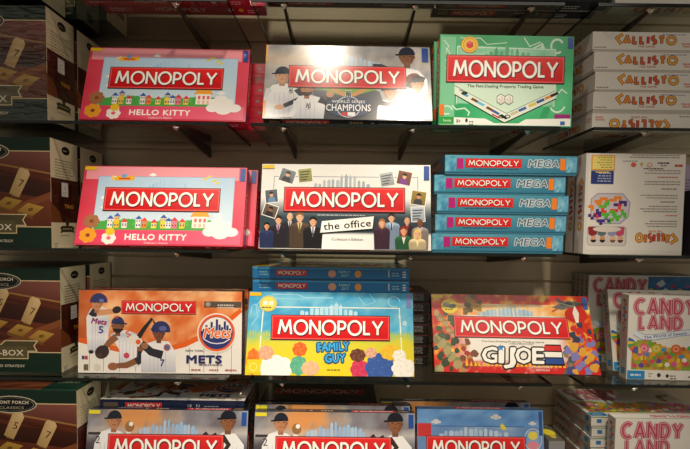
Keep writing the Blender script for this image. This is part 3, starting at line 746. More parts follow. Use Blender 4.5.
def cover_flames(c):
    W, H = 508, 254
    def bg(x, y):
        v = fbm(x, y, .022, 31); u = fbm(x, y, .06, 4)
        e = max(0, min(1, 1.25 - min(x, W - x) / 95)) if y < 200 else 1
        b = mixc('#ece8e0', '#c8281c', min(1, e * 1.2) if y < 200 else 1)
        f = max(0, v * 1.6 + u * .7 + .15)
        b = mixc(b, '#f4a024', f if e > .3 else 0); b = mixc(b, '#f8e070', max(0, f - .45) if e > .3 else 0)
        if y < 40: b = mixc(b, '#cc2420', max(0, min(1, (46 - y) / 26 * (.9 + u))))
        return b
    c.field(0, 0, W, H, 60, 30, bg)
    c.field(86, 184, 440, 222, 30, 6, lambda x, y: mixc('#f4dcb0', '#f0a040', max(0, .3 + fbm(x, y, .03, 8) + abs(x - 250) / 200 - .4)))
    skyline(c, 150, 182, 180, 40, '#86b8dc', 14, 14)
    # camouflage cloth draped in the corners
    rnd = random.Random(12)
    for x0, x1, y0, y1, n, cols in ((6, 78, 2, 110, 34, ('#5a6a44', '#7d8a5c', '#3a4632', '#a89c6c', '#2c3226')), (10, 74, 100, 190, 16, ('#8a8458', '#4e5a40', '#b89a6a')), (110, 160, 196, 250, 12, ('#7a5a2c', '#5a4a2c', '#a8802c')),
                                    (84, 128, 4, 96, 12, ('#b8864c', '#7c4a34', '#a83c2c', '#5c4438')), (404, 430, 2, 80, 10, ('#5c6468', '#4c5054', '#8a7a5c', '#c88a4c')), (416, 504, 2, 110, 34, ('#5c5c9c', '#46468a', '#7c7cb8', '#d8a03c', '#44407c')), (430, 500, 100, 160, 14, ('#c8302c', '#6a2c44', '#e0a03c', '#3c3c50'))):
        for g in range(3):
            c.hold = True
            for i in range(n // 3):
                k = cols[(i + g) % len(cols)] if g else cols[g]
                gx = x0 + (x1 - x0) * ((i * .618 + g * .31) % 1); gy = y0 + (y1 - y0) * ((i * .414 + g * .17) % 1)
                r = rnd.uniform(8, 15)
                c.poly([(gx + r * rnd.uniform(.6, 1.2) * math.cos(t), gy + r * rnd.uniform(.6, 1.2) * math.sin(t)) for t in [j * PI / 4 for j in range(8)]], cols[g % len(cols)] if len(cols) <= 3 else cols[(g + x0) % len(cols)])
            c.hold = False; c.nxt()
    # grey aircraft
    c.poly([(388, 214), (440, 238), (486, 232), (478, 222), (452, 214), (418, 206)], '#6a6a64'); c.poly([(420, 218), (404, 246), (412, 246), (446, 222)], '#4c4c48'); c.line([(398, 234), (470, 214)], 3, '#8a8a80'); c.oval(446, 228, 12, 5, '#33363a', -.1); c.line([(388, 200), (408, 210)], 5, '#c8402c')
    # fire at the foot of the cover
    c.hold = True
    for i in range(24): x = 96 + i * 13; c.poly([(x, 20), (x + 9, 20), (x + 4 + rnd.uniform(-3, 3), 34 + rnd.uniform(0, 18))], '#f4b82c')
    c.hold = False; c.nxt()
    # red crest at the right
    c.oval(462, 190, 36, 26, '#c8281e'); c.poly([(452, 196), (462, 222), (472, 196), (466, 164), (458, 164)], '#f2ece2')
    title(c, 70, 112, 430, 178)
    c.text('The Fast-Dealing Property Trading Game', 250, 96, 6, '#5a5452', 196)
    c.part('subtitle_lettering')
    for t, x, w in (('G', 172, 48), ('I', 207, 13), ('J', 233, 34), ('O', 276, 48), ('E', 321, 34)):
        c.text(t, x, 32, 50, '#f6f4ee', w, .05, shear=.12, line=('#16181c', .08))
    c.poly([(338, 26), (402, 26), (398, 92), (350, 92)], '#16181c'); c.rect(346, 72, 396, 88, '#d03028'); c.rect(345, 52, 397, 68, '#f2efe8'); c.rect(344, 31, 398, 48, '#2c4c98')
    c.poly([(210 + (12 if k % 2 == 0 else 5) * math.sin(k * PI / 5), 78 + (12 if k % 2 == 0 else 5) * math.cos(k * PI / 5)) for k in range(10)], '#3a86cc')
    c.text('A REAL AMERICAN HERO', 276, 90, 4.5, '#2a2a30', 74)
    c.text("COLLECTOR'S", 330, 17, 6, '#f8e8e0', 60, .03); c.text('EDITION', 332, 8, 6, '#f8e8e0', 40, .03)
    c.part('seal'); c.oval(58, 212, 27, 25, '#ecd03c', n=28); c.oval(50, 216, 14, 9, '#8a8c80', -.3); c.oval(68, 212, 12, 8, '#6c6e66', .3); c.bars(42, 199, 32, 1, 5, 4, '#5a5a2c', 3)
    c.part('corner_tab'); tabs(c, left='#f0dc2c', right='#3c62a8')
    c.part('')

def sides_plainred(P, W, H, T):
    for nm in ('bottom', 'top'):
        c = P(nm); c.rect(1, 1, W - 1, T - 1, '#6c1a18'); title(c, 150, T * .22, 330, T * .8); c.text('GI JOE', 410, T * .35, 13, '#f2efe8', 70, .05)
    for nm in ('left', 'right'):
        c = P(nm); c.rect(1, 1, H - 1, T - 1, '#5c1a18'); title(c, 60, T * .25, 180, T * .75)

def cover_sky(c):
    W, H = 400, 267
    c.field(0, 0, W, H, 16, 10, lambda x, y: mixc('#4c74b0', '#8aa8cc', .45 + .8 * fbm(x, y, .012, 41)))
    c.field(0, 216, W, H, 12, 3, lambda x, y: mixc('#4a7cbc', '#7aa8d8', .5 + fbm(x, y, .02, 4)))
    c.line([(30, 216), (340, 216)], 2, '#31508a')
    cloud(c, 60, 228, 10, '#c9ccd0'); cloud(c, 250, 244, 11, '#c4c8cc'); cloud(c, 366, 226, 8, '#c4c8cc')
    skyline(c, 70, 184, 220, 36, '#9cb8da', 15, 14)
    c.poly([(262, 218), (270, 226), (278, 218), (284, 208), (270, 206)], '#d8cc3c')
    c.rect(2, 184, 44, 224, '#c43838'); c.rect(346, 130, 386, 204, '#7ea4d4'); c.ring(366, 178, 26, 28, '#c8d4e4', ry=1.2); c.oval(366, 190, 15, 13, '#dccb50'); c.oval(366, 160, 18, 13, '#d88898')
    title(c, 30, 120, 340, 184)
    c.part('corner_tab'); c.rect(W - 14, 190, W - 3, H - 3, '#35508a')
    c.part('')

def sides_sky(P, W, H, T):
    for nm in ('bottom', 'top', 'left', 'right'):
        c = P(nm); c.rect(1, 1, c.W - 1, T - 1, '#4a6a94'); title(c, c.W * .3, T * .25, c.W * .7, T * .75)

def sides_mega(P, W, H, T):
    for nm in ('bottom', 'top'):
        c = P(nm)
        c.field(1, 1, W - 1, T - 1, 20, 3, lambda x, y: mixc(mixc('#2d7694', '#69b3c6', .15 + y / T * .8), '#2a6a88', x / W * .5))
        c.field(2, 4, 34, T - 4, 4, 4, lambda x, y: mixc('#3a86b0', '#7fc4d8', .5 + fbm(x, y, .06)))
        c.field(W - 34, 4, W - 2, T - 4, 4, 4, lambda x, y: mixc('#3a86b0', '#9fd4e4', .5 + fbm(x, y, .08)))
        title(c, 62, T * .3, 232, T * .8)
        c.part('subtitle_lettering')
        c.text('MEGA', 298, T * .36, 22, '#4a5f6e', 92, .01, shear=.16, line=('#c4d3dc', .12))
        c.part('')
        c.bars(86, T * .18, 140, 1, 5, 3, '#1d4a60', 7, False)
        c.part('corner_tab'); c.rect(36, T * .22, 56, T * .82, '#b8207c'); c.part('corner_tab'); c.rect(W - 52, T * .2, W - 36, T * .84, '#ee8420')
        c.part('')
    for nm in ('left', 'right'):
        c = P(nm); c.rect(1, 1, H - 1, T - 1, '#2c6c88'); title(c, 60, T * .3, 200, T * .75)

def cover_mega(c):
    c.field(0, 0, c.W, c.H, 8, 6, lambda x, y: mixc('#2d7694', '#69b3c6', y / 270)); title(c, 30, 130, 370, 200)

def callisto_word(c, x, y, h, w):
    k = h
    cols = ['#e8962c', '#dc8a34', '#cc6a30', '#c85a30', '#c03a38', '#c8582c', '#d8782c', '#e4a43c']
    # angular leading letter then the rest
    x0 = x - w / 2
    for sw, off, col in ((.40, 0, '#6c3024'), (.25, 0, None)):
        c.hold = True
        c.line([(x0 + k * .95, y + k * 1.12), (x0 + k * .18, y + k * .62), (x0 + k * .8, y - k * .12)], k * sw, col or '#eca434'); c.hold = False; c.nxt()
        rest = 'ALLISTO'; tot = sum(G[ch][0] for ch in rest) + .3 * 6; ww = w - k * 1.05; kx = ww / tot; cx = x0 + k * 1.05
        c.hold = True
        for i, ch in enumerate(rest):
            for ln in G[ch][1]: c.line([(cx + p[0] * kx, y + p[1] * k * .86) for p in ln], k * (sw * 1.0), col or ('#c8342c' if ch == 'I' else cols[(i + 1) % 8]))
            cx += (G[ch][0] + .3) * kx
        c.hold = False; c.nxt()

def sides_callisto(P, W, H, T):
    for nm in ('bottom', 'top'):
        c = P(nm); c.rect(1, 1, W - 1, T - 1, '#dedad2')
        c.part('title_lettering'); callisto_word(c, W * .52, T * .36, T * .46, W * .60); c.part('subtitle_lettering')
        c.text('THE GAME', W * .53, T * .14, 6, '#b8502c', 52, .04)
        c.part(''); c.bars(5, T * .1, 38, 1, 5, 3, '#777370', 3, False); c.bars(W * .68, T * .84, 78, 1, 5, 2.6, '#8a8cb0', 5, False)
        c.text('University', W - 24, T * .32, 6, '#cc4434', 28, .05); c.text('Games', W - 22, T * .18, 6, '#cc4434', 24, .05)
    for nm in ('left_up', 'right_up') if False else ('left', 'right'):
        c = P(nm); c.rect(1, 1, H - 1, T - 1, '#d2cec6'); c.part('title_lettering'); callisto_word(c, H * .5, T * .36, T * .38, H * .52); c.part(''); c.bars(10, 20, 30, 2, 8, 3, '#b8402c', 4)

def cover_callisto(c):
    c.rect(2, 2, c.W - 2, c.H - 2, '#dcd8d0'); callisto_word(c, c.W / 2, 200, 40, 240)

def back_callisto(c):
    W, H = 300, 300
    c.rot = True
    c.rect(1, 1, W - 1, H - 1, '#e2ded6')
    # everything is laid out the right way up; the box stands on its head
    c.part('title_lettering'); callisto_word(c, 78, 248, 26, 130); c.part('subtitle_lettering'); c.text('THE GAME', 84, 236, 7, '#c86a2c', 44, .04); c.part('')
    # picture of people bent over a table
    c.poly([(178, 286), (292, 286), (298, 276), (298, 232), (290, 224), (182, 224), (174, 232), (174, 276)], '#b9b4ae')
    c.poly([(180, 284), (290, 284), (295, 274), (295, 234), (288, 227), (184, 227), (178, 234), (178, 274)], '#cfcac6')
    for x, k, hr, sk in ((196, '#c04a6c', '#5a3424', SK[0]), (220, '#8a94b4', '#7a5a34', SK[2]), (252, '#5c7070', '#2a221e', SK[1]), (280, '#8c2430', '#2a1c18', SK[0])):
        c.poly([(x - 15, 227), (x - 13, 250), (x, 258), (x + 13, 250), (x + 15, 227)], k); c.oval(x - 3, 264, 8, 10, sk, n=12); c.poly(arc(x - 3, 267, 9, 9, 0, 180, 8), hr)
    c.oval(236, 234, 44, 9, '#d8d0c8')
    # tray of coloured pieces
    c.poly([(170, 196), (196, 218), (262, 218), (290, 190), (290, 140), (268, 122), (190, 122), (166, 150)], '#a8a2b0')
    c.poly([(174, 194), (198, 214), (260, 214), (286, 188), (286, 142), (266, 126), (192, 126), (170, 152)], '#c9c3cc')
    rnd = random.Random(2)
    def piece(x, y, s, col):
        c.hold = True
        d = [(0, 0), (1, 0), (1, 1), (2, 1), (2, 2), (-1, 0), (0, -1), (3, 1), (-1, 1)]
        for a, b in rnd.sample(d[1:], 6) + [(0, 0)]: c.rect(x + a * s - s * .58, y + b * s - s * .58, x + a * s + s * .58, y + b * s + s * .58, col)
        c.hold = False; c.nxt()
    for x, y, k in ((206, 136, '#e8852c'), (250, 140, '#e8852c'), (268, 156, '#e8852c'), (190, 150, '#4a2c80'), (200, 168, '#e0442c'), (236, 156, '#5ab83c'), (212, 196, '#5ab83c'), (252, 180, '#e0442c'), (240, 200, '#4a2c80'), (268, 184, '#4a2c80'), (226, 180, '#5ab83c'), (190, 186, '#5ab83c')): piece(x, y, 8, k)
    tcol = '#85817c'
    c.bars(20, 222, 118, 3, 8, 2.4, tcol, 3); c.bars(20, 188, 40, 1, 8, 2.6, '#c8502c', 4, False); c.bars(22, 176, 120, 3, 8, 2.4, tcol, 5); c.bars(30, 146, 46, 1, 8, 2.6, '#5a5650', 6)
    c.bars(22, 134, 120, 2, 8, 2.2, tcol, 7); c.bars(26, 106, 60, 1, 8, 2.6, '#4a4640', 8); c.bars(16, 92, 130, 2, 8, 2.4, tcol, 9); c.bars(24, 70, 70, 1, 8, 2.6, '#c8502c', 10); c.bars(16, 58, 136, 2, 8, 2.2, tcol, 11); c.bars(70, 44, 60, 1, 6, 3, '#33302c', 12, False)
    c.rect(222, 54, 292, 94, '#2c3a7c'); c.bars(230, 84, 54, 4, 8, 3, '#b8c0e0', 13); c.rect(236, 56, 278, 60, '#e0c04c')
    c.rect(220, 6, 292, 52, '#e8953c'); c.rect(223, 9, 289, 49, '#ecdc7c'); c.bars(228, 42, 52, 5, 7.5, 2.6, '#9a8a3c', 14)
    c.text('UNIVERSITY GAMES', 22, 32, 7, '#c83c34', 24, .05); c.oval(112, 34, 8, 7, '#d88a7a'); c.oval(112, 34, 5, 4.5, '#e2ded6'); c.poly([(132, 28), (142, 28), (137, 40)], '#c8a02c')
    c.oval(162, 34, 8, 7, '#d8604c'); c.bars(52, 26, 36, 1, 6, 4, '#33353c', 15, False); c.bars(60, 34, 26, 1, 6, 3, '#888480', 16); c.bars(150, 22, 60, 1, 6, 2, tcol, 18)
    c.bars(20, 10, 180, 2, 7, 2, tcol, 17)
    c.rot = False

def candy_word(c, t, x, y, h, w):
    sw = h * .34
    was = c.hold
    for k, col in ((1., '#a83450'), (.76, '#e0a4ac'), (.36, '#bc4660')):
        c.strokes(t, x, y, h, w, sw * k, col, gap=.3)

def cover_candy(c):
    W, H = c.W, c.H
    c.rect(1, 1, W - 1, H - 1, '#e6e2da')
    def pic(x, y):
        v = fbm(x, y, .03, 51); u = fbm(x, y, .05, 9)
        b = mixc('#6aa83c', '#e0b040', .5 + v * 1.6)
        b = mixc(b, '#d0542c', max(0, u * 1.6)); b = mixc(b, '#b080b8', max(0, (x - 190) / 120) * .6); b = mixc(b, '#e086a0', max(0, (x - 280) / 140) * .7)
        return b
    c.field(14, 32, W - 8, 132, 50, 18, pic, clip=lambda x, y: y < 112 + 14 * math.sin(x * .03))
    rnd = random.Random(6)
    cols = ['#e04a6c', '#e8a02c', '#4aa84c', '#d85a9c', '#6a4aa0', '#e8d040', '#e0662c', '#4a90c8', '#a8643c', '#f0e8dc']
    for g in range(3):
        c.hold = True
        for i in range(22):
            x = 24 + (W - 50) * i / 22 + g * 5; y = 44 + (g * 24 + i * 37) % 60
            k = cols[(i * 3 + g) % 10]
            if i % 3 == 0: c.oval(x, y, 8, 7, k, n=12)
            elif i % 3 == 1: c.poly([(x - 7, y - 6), (x + 7, y - 6), (x + 9, y + 4), (x, y + 10), (x - 9, y + 4)], k)
            else: c.rect(x - 7, y - 6, x + 7, y + 6, k)
        c.hold = False; c.nxt()
    # trees of sweets, castle turret, swirl
    for x, k in ((52, '#e06a84'), (90, '#c8b42c'), (150, '#d8662c'), (210, '#e8a02c'), (260, '#a080c0'), (330, '#e05a94'), (360, '#d04a84')):
        c.poly([(x - 3, 60), (x + 3, 60), (x + 2, 92), (x - 2, 92)], '#b87a3c'); c.oval(x, 100, 16, 15, k, n=14); c.ring(x, 100, 6, 9, mixc(k, '#ffffff', .5), n=14)
    # curved track of coloured spaces
    for cx, cy, r, a0, a1, n in ((W - 32, 150, 44, 70, 215, 9), (34, 118, 34, 150, 290, 7)):
        for i in range(n):
            aa, bb = a0 + (a1 - a0) * i / n, a0 + (a1 - a0) * (i + 1) / n
            c.hold = True
            c.poly(arc(cx, cy, r, r, aa, bb, 3) + arc(cx, cy, r - 20, r - 20, bb, aa, 3), ['#3a6ab4', '#e8c83c', '#4aa060', '#e0762c', '#8a4a9c'][i % 5]); c.hold = False
        c.nxt()
    # ribbon
    rb = [(22, 150), (46, 137), (80, 136), (120, 143), (160, 151), (204, 156)]
    c.line(rb, 19, '#8fa8c8'); c.line(rb, 15, '#dfe6ee')
    c.text('The World of Sweets', 116, 139, 10, '#4c5c9c', 132, .03, rot=.13)
    c.rect(2, 2, W - 2, 29, '#ece8e0')
    c.rect(2, 2, 56, 29, '#2f8cc8'); c.text('milton', 28, 12, 8, '#e8f0f6', 34) if False else c.bars(12, 12, 34, 1, 8, 6, '#d4e6f2', 2, False)
    c.bars(68, 18, 12, 2, 8, 4, '#8a8680', 3, False); c.oval(100, 16, 6, 7, '#33343c'); c.oval(126, 14, 5, 6, '#33343c'); c.bars(134, 12, 20, 2, 8, 4, '#66645f', 5)
    for i in range(5): c.line([(190 + i * 22, 10 + (i % 2) * 4), (204 + i * 22, 18)], 4, ['#5a3c30', '#7c5a3c', '#33302c', '#a83c2c', '#5a4a60'][i])
    if H > 300:
        c.field(212, H - 62, W - 4, H - 4, 12, 5, lambda x, y: mixc('#245f9c', '#4f8ab8', .5 + fbm(x, y, .04)))
        c.hold = True
        for i in range(7): c.oval(222 + i * 26, H - 52 + (i % 2) * 14, 9, 7, ['#d8b83c', '#a85a9c', '#e8e0d0', '#b84a5c'][i % 4], n=9)
        c.poly([(240, H - 30), (262, H - 14), (274, H - 30), (256, H - 42)], '#c8d8e4'); c.hold = False; c.nxt()
    c.part('title_lettering')
    candy_word(c, 'CANDY', 20, H - 60, 46, 184); c.part('title_lettering'); candy_word(c, 'LAND', 34, H - 108, 40, 132)
    c.part('')

def sides_candy(P, W, H, T):
    for nm in ('bottom', 'top'):
        c = P(nm); c.rect(1, 1, W - 1, T - 1, '#dcd8d0'); c.rect(18, T * .3, 34, T * .7, '#3a78b4')
        c.hold = True
        for i in range(5): c.oval(56 + i * 9, T * .5 + (i % 2) * 4 - 2, 6, T * .22, ['#8a3c3c', '#b85a3c', '#a84a5c', '#6a4a3c', '#c8843c'][i], n=9)
        c.hold = False; c.nxt(); candy_word(c, 'CANDYLAND', 130, T * .3, T * .4, 150); c.rect(1, T - 4, W - 1, T - 1, '#4a8a54')
    for nm in ('left', 'right'):
        c = P(nm); c.rect(1, 1, c.W - 1, T - 1, '#a39c92')
        for i in range(9): c.oval(c.W * (.08 + .045 * i), T * (.42 + .16 * (i % 2)), 6, T * .2, ['#8a4c44', '#a8683c', '#5a6a8a', '#9a3c4c', '#4a6a9c'][i % 5], n=8)
        c.rect(c.W - 34, T * .25, c.W - 14, T * .75, '#3a78a4'); candy_word(c, 'CANDYLAND', c.W * .38, T * .34, T * .3, c.W * .4)

def wood(x, y, z=0):
    v = noise.noise(Vector((x * .006 + y * .02, y * .05 + x * .012, z)))
    return .5 + v * .7

def cover_tiles(c):
    W, H = 400, 333
    c.rect(0, 0, W, H, '#14291f')
    c.rect(0, 62, W, H - 40, '#c9b48c')
    c.field(0, 65, W, H - 43, 40, 30, lambda x, y: mixc('#3c1a12', '#6e3620', wood(x, y)))
    # open box wall, pale inner face and rim
    c.poly([(0, H - 50), (0, H - 43), (W, H - 43), (W, H - 104), (120, H - 60)], ['#5e322a', '#74423a', '#7e4c42', '#5e322a', '#683c30'])
    c.line([(0, H - 44), (120, H - 60), (W, H - 108)], 6, '#94683f')
    c.poly([(0, 200), (0, 250), (W, 200), (W, 150)], ['#28120e', '#341812', '#402016', '#301612'])
    c.poly([(120, 65), (W, 170), (W, 150), (190, 65)], '#7a4426'); c.poly([(190, 65), (W, 150), (W, 65)], ['#5c2c18', '#6c3620', '#502616'])
    # row of numbered wooden tiles, some up, some flat
    for i, (n_, x, y) in enumerate((('1', 20, 214), ('3', 100, 196), ('5', 182, 186), ('7', 282, 158))):
        c.poly([(x + 34, y + 78), (x + 58, y + 70), (x + 22, y - 8), (x - 2, y - 2)], '#7a5a34')
        c.poly([(x, y), (x + 30, y - 8), (x + 62, y + 70), (x + 56, y + 82), (x + 36, y + 86), (x + 28, y + 80)] if False else [(x - 8, y + 6), (x + 22, y - 6), (x + 56, y + 62), (x + 52, y + 76), (x + 30, y + 84), (x + 22, y + 78)], ['#a88a58', '#b09060', '#c8aa78', '#d0b486', '#d0b486', '#c0a270'])
        c.text(n_, x + 26, y + 26, 24, '#5a3c24', None, .01, rot=-.3)
    for x, y in ((230, 128), (296, 110), (70, 160), (150, 146), (0, 176)):
        c.poly([(x, y), (x + 34, y + 26), (x + 84, y + 14), (x + 48, y - 14)], ['#9a7432', '#b08a40', '#a88238', '#8a6428']); c.poly([(x, y), (x + 48, y - 14), (x + 48, y - 24), (x, y - 10)], '#6c4a24')
        c.oval(x + 42, y + 6, 9, 5, '#6a4a26', .2, 10)
    # name ribbon
    c.poly([(0, 40), (0, 90), (210, 90), (222, 102), (328, 102), (316, 84), (326, 66), (296, 66), (296, 42)], '#cbb98c')
    c.poly([(0, 43), (0, 87), (212, 87), (224, 99), (322, 99), (312, 84), (320, 69), (293, 69), (293, 45)], '#4c452c')
    c.rect(0, 46, 292, 82, '#5a5236')
    c.part('title_lettering')
    c.text('SHUT-THE-BOX', 280, 53, 19, '#e6dcc0', 228, .01, al='r')
    c.part('subtitle_lettering'); c.text('A GAME OF LUCK AND STRATEGY', 284, 16, 8, '#d0c8b0', 210, .03, al='r')
    c.part('emblem')
    c.oval(200, H - 44, 78, 27, '#c8bfa4', n=30); c.oval(200, H - 44, 75, 24.5, '#16181a', n=30); c.ring(200, H - 44, 68, 69.4, '#a89f88', ry=.3)
    c.text('FRONT PORCH', 200, H - 42, 10, '#d8d0bc', 104, .03); c.text('CLASSICS', 200, H - 58, 8, '#a8a08c', 76, .01)
    c.part('')

def sides_tiles(P, W, H, T):
    for nm in ('right_up', 'left_up'):
        c = P(nm); w = T
        c.rect(0, 0, w, H, '#e9ddba')
        c.field(2, 78, w, H - 118, 8, 12, lambda x, y: mixc('#2a1410', '#6a2c20', wood(x * 2, y, 3)))
        c.poly([(30, 100), (44, 210), (104, 196), (92, 96)], '#3c120e'); c.poly([(0, 78), (0, 140), (40, 110), (52, 78)], '#7a4424')
        c.text('TRIO', 86, 124, 12, '#d8962c', 44, .05)
        c.bars(20, H - 62, w - 44, 9, 8.5, 2, '#5a5040', 6)
        c.part('emblem'); c.oval(w * .55, H - 28, 20, 13, '#1c1c1c'); c.bars(w * .55 - 12, H - 30, 24, 1, 6, 3, '#b8ac90', 3)
        c.part('name_ribbon'); c.poly([(40, 62), (52, 68), (100, 68), (112, 62), (106, 54), (112, 44), (98, 48), (54, 48), (40, 44), (46, 54)], '#3c3826'); c.oval(76, 78, 9, 12, '#3c3826'); c.bars(54, 56, 44, 1, 6, 4, '#b8ac80', 4, False)
        c.part(''); c.bars(44, 36, 50, 1, 6, 2, '#6a604c', 9); c.bars(12, 12, 22, 3, 5, 2, '#7a74a0', 12)
        c.part('price_sticker'); c.rect(50, 160, 82, 204, '#ece6e0'); c.text('9', 66, 182, 8, '#8a6c74', 5); c.bars(55, 172, 22, 2, 8, 2.4, '#b0a0a4', 3)
        c.part('')
    c = P('top'); c.rect(0, 0, W, T, '#1d3a2e'); c.field(120, 6, 300, T - 10, 10, 6, lambda x, y: mixc('#54281a', '#9a5a3c', wood(x, y))); c.text('CLASSICS', 70, T * .4, 12, '#a8a890', 70)
    c = P('bottom'); c.rect(0, 0, W, T, '#16241e')

def cover_black(c): c.rect(1, 1, c.W - 1, c.H - 1, '#1c1a1a'); title(c, 40, 60, c.W - 40, 110)
def sides_black(P, W, H, T):
    for nm in ('bottom', 'top'):
        c = P(nm); c.rect(1, 1, W - 1, T - 1, '#1b1918'); c.hold = True
        for k in range(5): c.bars(W - 64 + (k % 3) * 3, T * .72 - k * 4.6, 44, 1, 4, 2, '#8f8a84', 20 + k, False)
        c.hold = False; c.nxt(); c.rect(W - 90, T - 4, W - 2, T - 1.5, '#6a2c2c')
    for nm in ('left', 'right'):
        c = P(nm); c.rect(1, 1, H - 1, T - 1, '#1b1918')
def cover_purple(c):
    c.field(0, 0, c.W, c.H, 8, 8, lambda x, y: mixc('#b8a4c0', '#8c7ca4', y / 260)); c.rect(0, c.H - 60, c.W, c.H - 40, '#5ab43c'); c.rect(0, c.H - 40, c.W, c.H, '#35303c'); c.bars(20, 100, 120, 6, 12, 4, '#6a5a80', 3)
def sides_dark(P, W, H, T):
    for nm in ('bottom', 'top', 'left', 'right'):
        c = P(nm); c.rect(1, 1, c.W - 1, T - 1, '#2c2433')
def cover_grey(c):
    c.rect(0, 0, c.W, c.H, '#8e9096'); c.bars(6, 100, 30, 4, 10, 3, '#c8c8cc', 3)
def sides_grey(P, W, H, T):
    for nm in ('bottom', 'left', 'right'):
        c = P(nm); c.rect(0, 0, c.W, T, '#85878e')
    c = P('top'); c.rect(0, 0, W, T, '#5a5a4c'); c.oval(W * .5, T * .45, W * .42, T * .22, '#d8c830', .2); c.oval(W * .45, T * .7, W * .2, T * .12, '#c8b43c')

# ================================================================== box building
DES = {   # key: (w, h, t, cover, sides, side colour, tray colour, material, wrapped)
    'street': (508, 254, 45, cover_street, sides_red, '#b81c38', '#a82038', 'print', False),
    'champions': (508, 254, 45, cover_champions, sides_dusk, '#262c3c', '#d8d4ce', 'print', False),
    'dusk': (508, 254, 45, lambda c: cover_dusk(c, True), sides_dusk, '#262c3c', '#d8d4ce', 'print', False),
    'green': (400, 267, 45, cover_green, sides_green, '#2f8a5c', '#d8d4ce', 'print', False),
    'office': (510, 260, 45, cover_office, sides_white, '#d8d6d0', '#d8d4ce', 'print', False),
    'mets': (516, 262, 45, cover_mets, sides_navy, '#20294a', '#d8d4ce', 'print', True),
    'meadow_wide': (526, 260, 42, cover_meadow, sides_blue, '#2376b4', '#2a5a84', 'print', False),
    'meadow': (508, 254, 42, cover_meadow, sides_blue, '#2376b4', '#2a5a84', 'print', False),
    'flames': (520, 255, 45, cover_flames, sides_plainred, '#6c1a18', '#d8d4ce', 'print', False),
    'sky': (400, 267, 45, cover_sky, sides_sky, '#4a6a94', '#d8d4ce', 'print', False),
    'mega': (400, 262, 58.5, cover_mega, sides_mega, '#2d7694', '#3a7a94', 'print', True),
    'callisto': (312, 280, 60.5, cover_callisto, sides_callisto, '#d8d4cc', '#b8b4ac', 'matte', False),
    'callisto_back': (308, 312, 60, back_callisto, sides_callisto, '#d8d4cc', '#b8b4ac', 'matte', False),
    'candy': (400, 270, 42, cover_candy, sides_candy, '#dcd8d0', '#b8b4ac', 'matte', False),
    'candy_tall': (400, 316, 28, cover_candy, sides_candy, '#b0aca4', '#a8a49c', 'matte', False),
    'candy_flat': (400, 244, 35.3, cover_candy, sides_candy, '#cac6be', '#a8a49c', 'matte', False),
    'tiles': (400, 333, 140, cover_tiles, sides_tiles, '#14291f', '#2c2a24', 'satin', False),
    'tiles_film': (400, 333, 138, cover_tiles, sides_tiles, '#14291f', '#2c2a24', 'satin', 2),
    'black': (400, 180, 36, cover_black, sides_black, '#1b1918', '#2a2826', 'print', False),
    'navy': (480, 232, 44.5, cover_mets, sides_navy, '#20294a', '#c8c4bc', 'print', False),
    'smallred': (330, 180, 37.5, cover_street, sides_smallred, '#c01c34', '#a82038', 'print', True),
    'purple': (250, 262, 50, cover_purple, sides_dark, '#2c2433', '#2a2230', 'matte', False),
    'grey': (50, 180, 115, cover_grey, sides_grey, '#85878e', '#77797f', 'matte', False),
}

def block(book, x0, y0, z0, x1, y1, z1, b, col):
    """box with every edge rounded off by a small chamfer b, metres"""
    import bmesh
    bm = bmesh.new(); bmesh.ops.create_cube(bm, size=1)
    for v in bm.verts:
        v.co = Vector(((x0 + x1) / 2 + v.co.x * (x1 - x0), (y0 + y1) / 2 + v.co.y * (y1 - y0), (z0 + z1) / 2 + v.co.z * (z1 - z0)))
    if b: bmesh.ops.bevel(bm, geom=list(bm.edges), offset=b, segments=2, affect='EDGES', profile=.6)
    bm.verts.index_update(); i = len(book.v)
    book.v += [tuple(v.co) for v in bm.verts]
    for f in bm.faces:
        book.f.append(tuple(i + v.index for v in f.verts)); book.c.append([col] * len(f.verts))
    bm.free()

def empty(name, loc, rot=(0, 0, 0)):
    o = bpy.data.objects.new(name, None); COL.objects.link(o); o.empty_display_size = .05
    o.location = loc; o.rotation_euler = rot
    return o

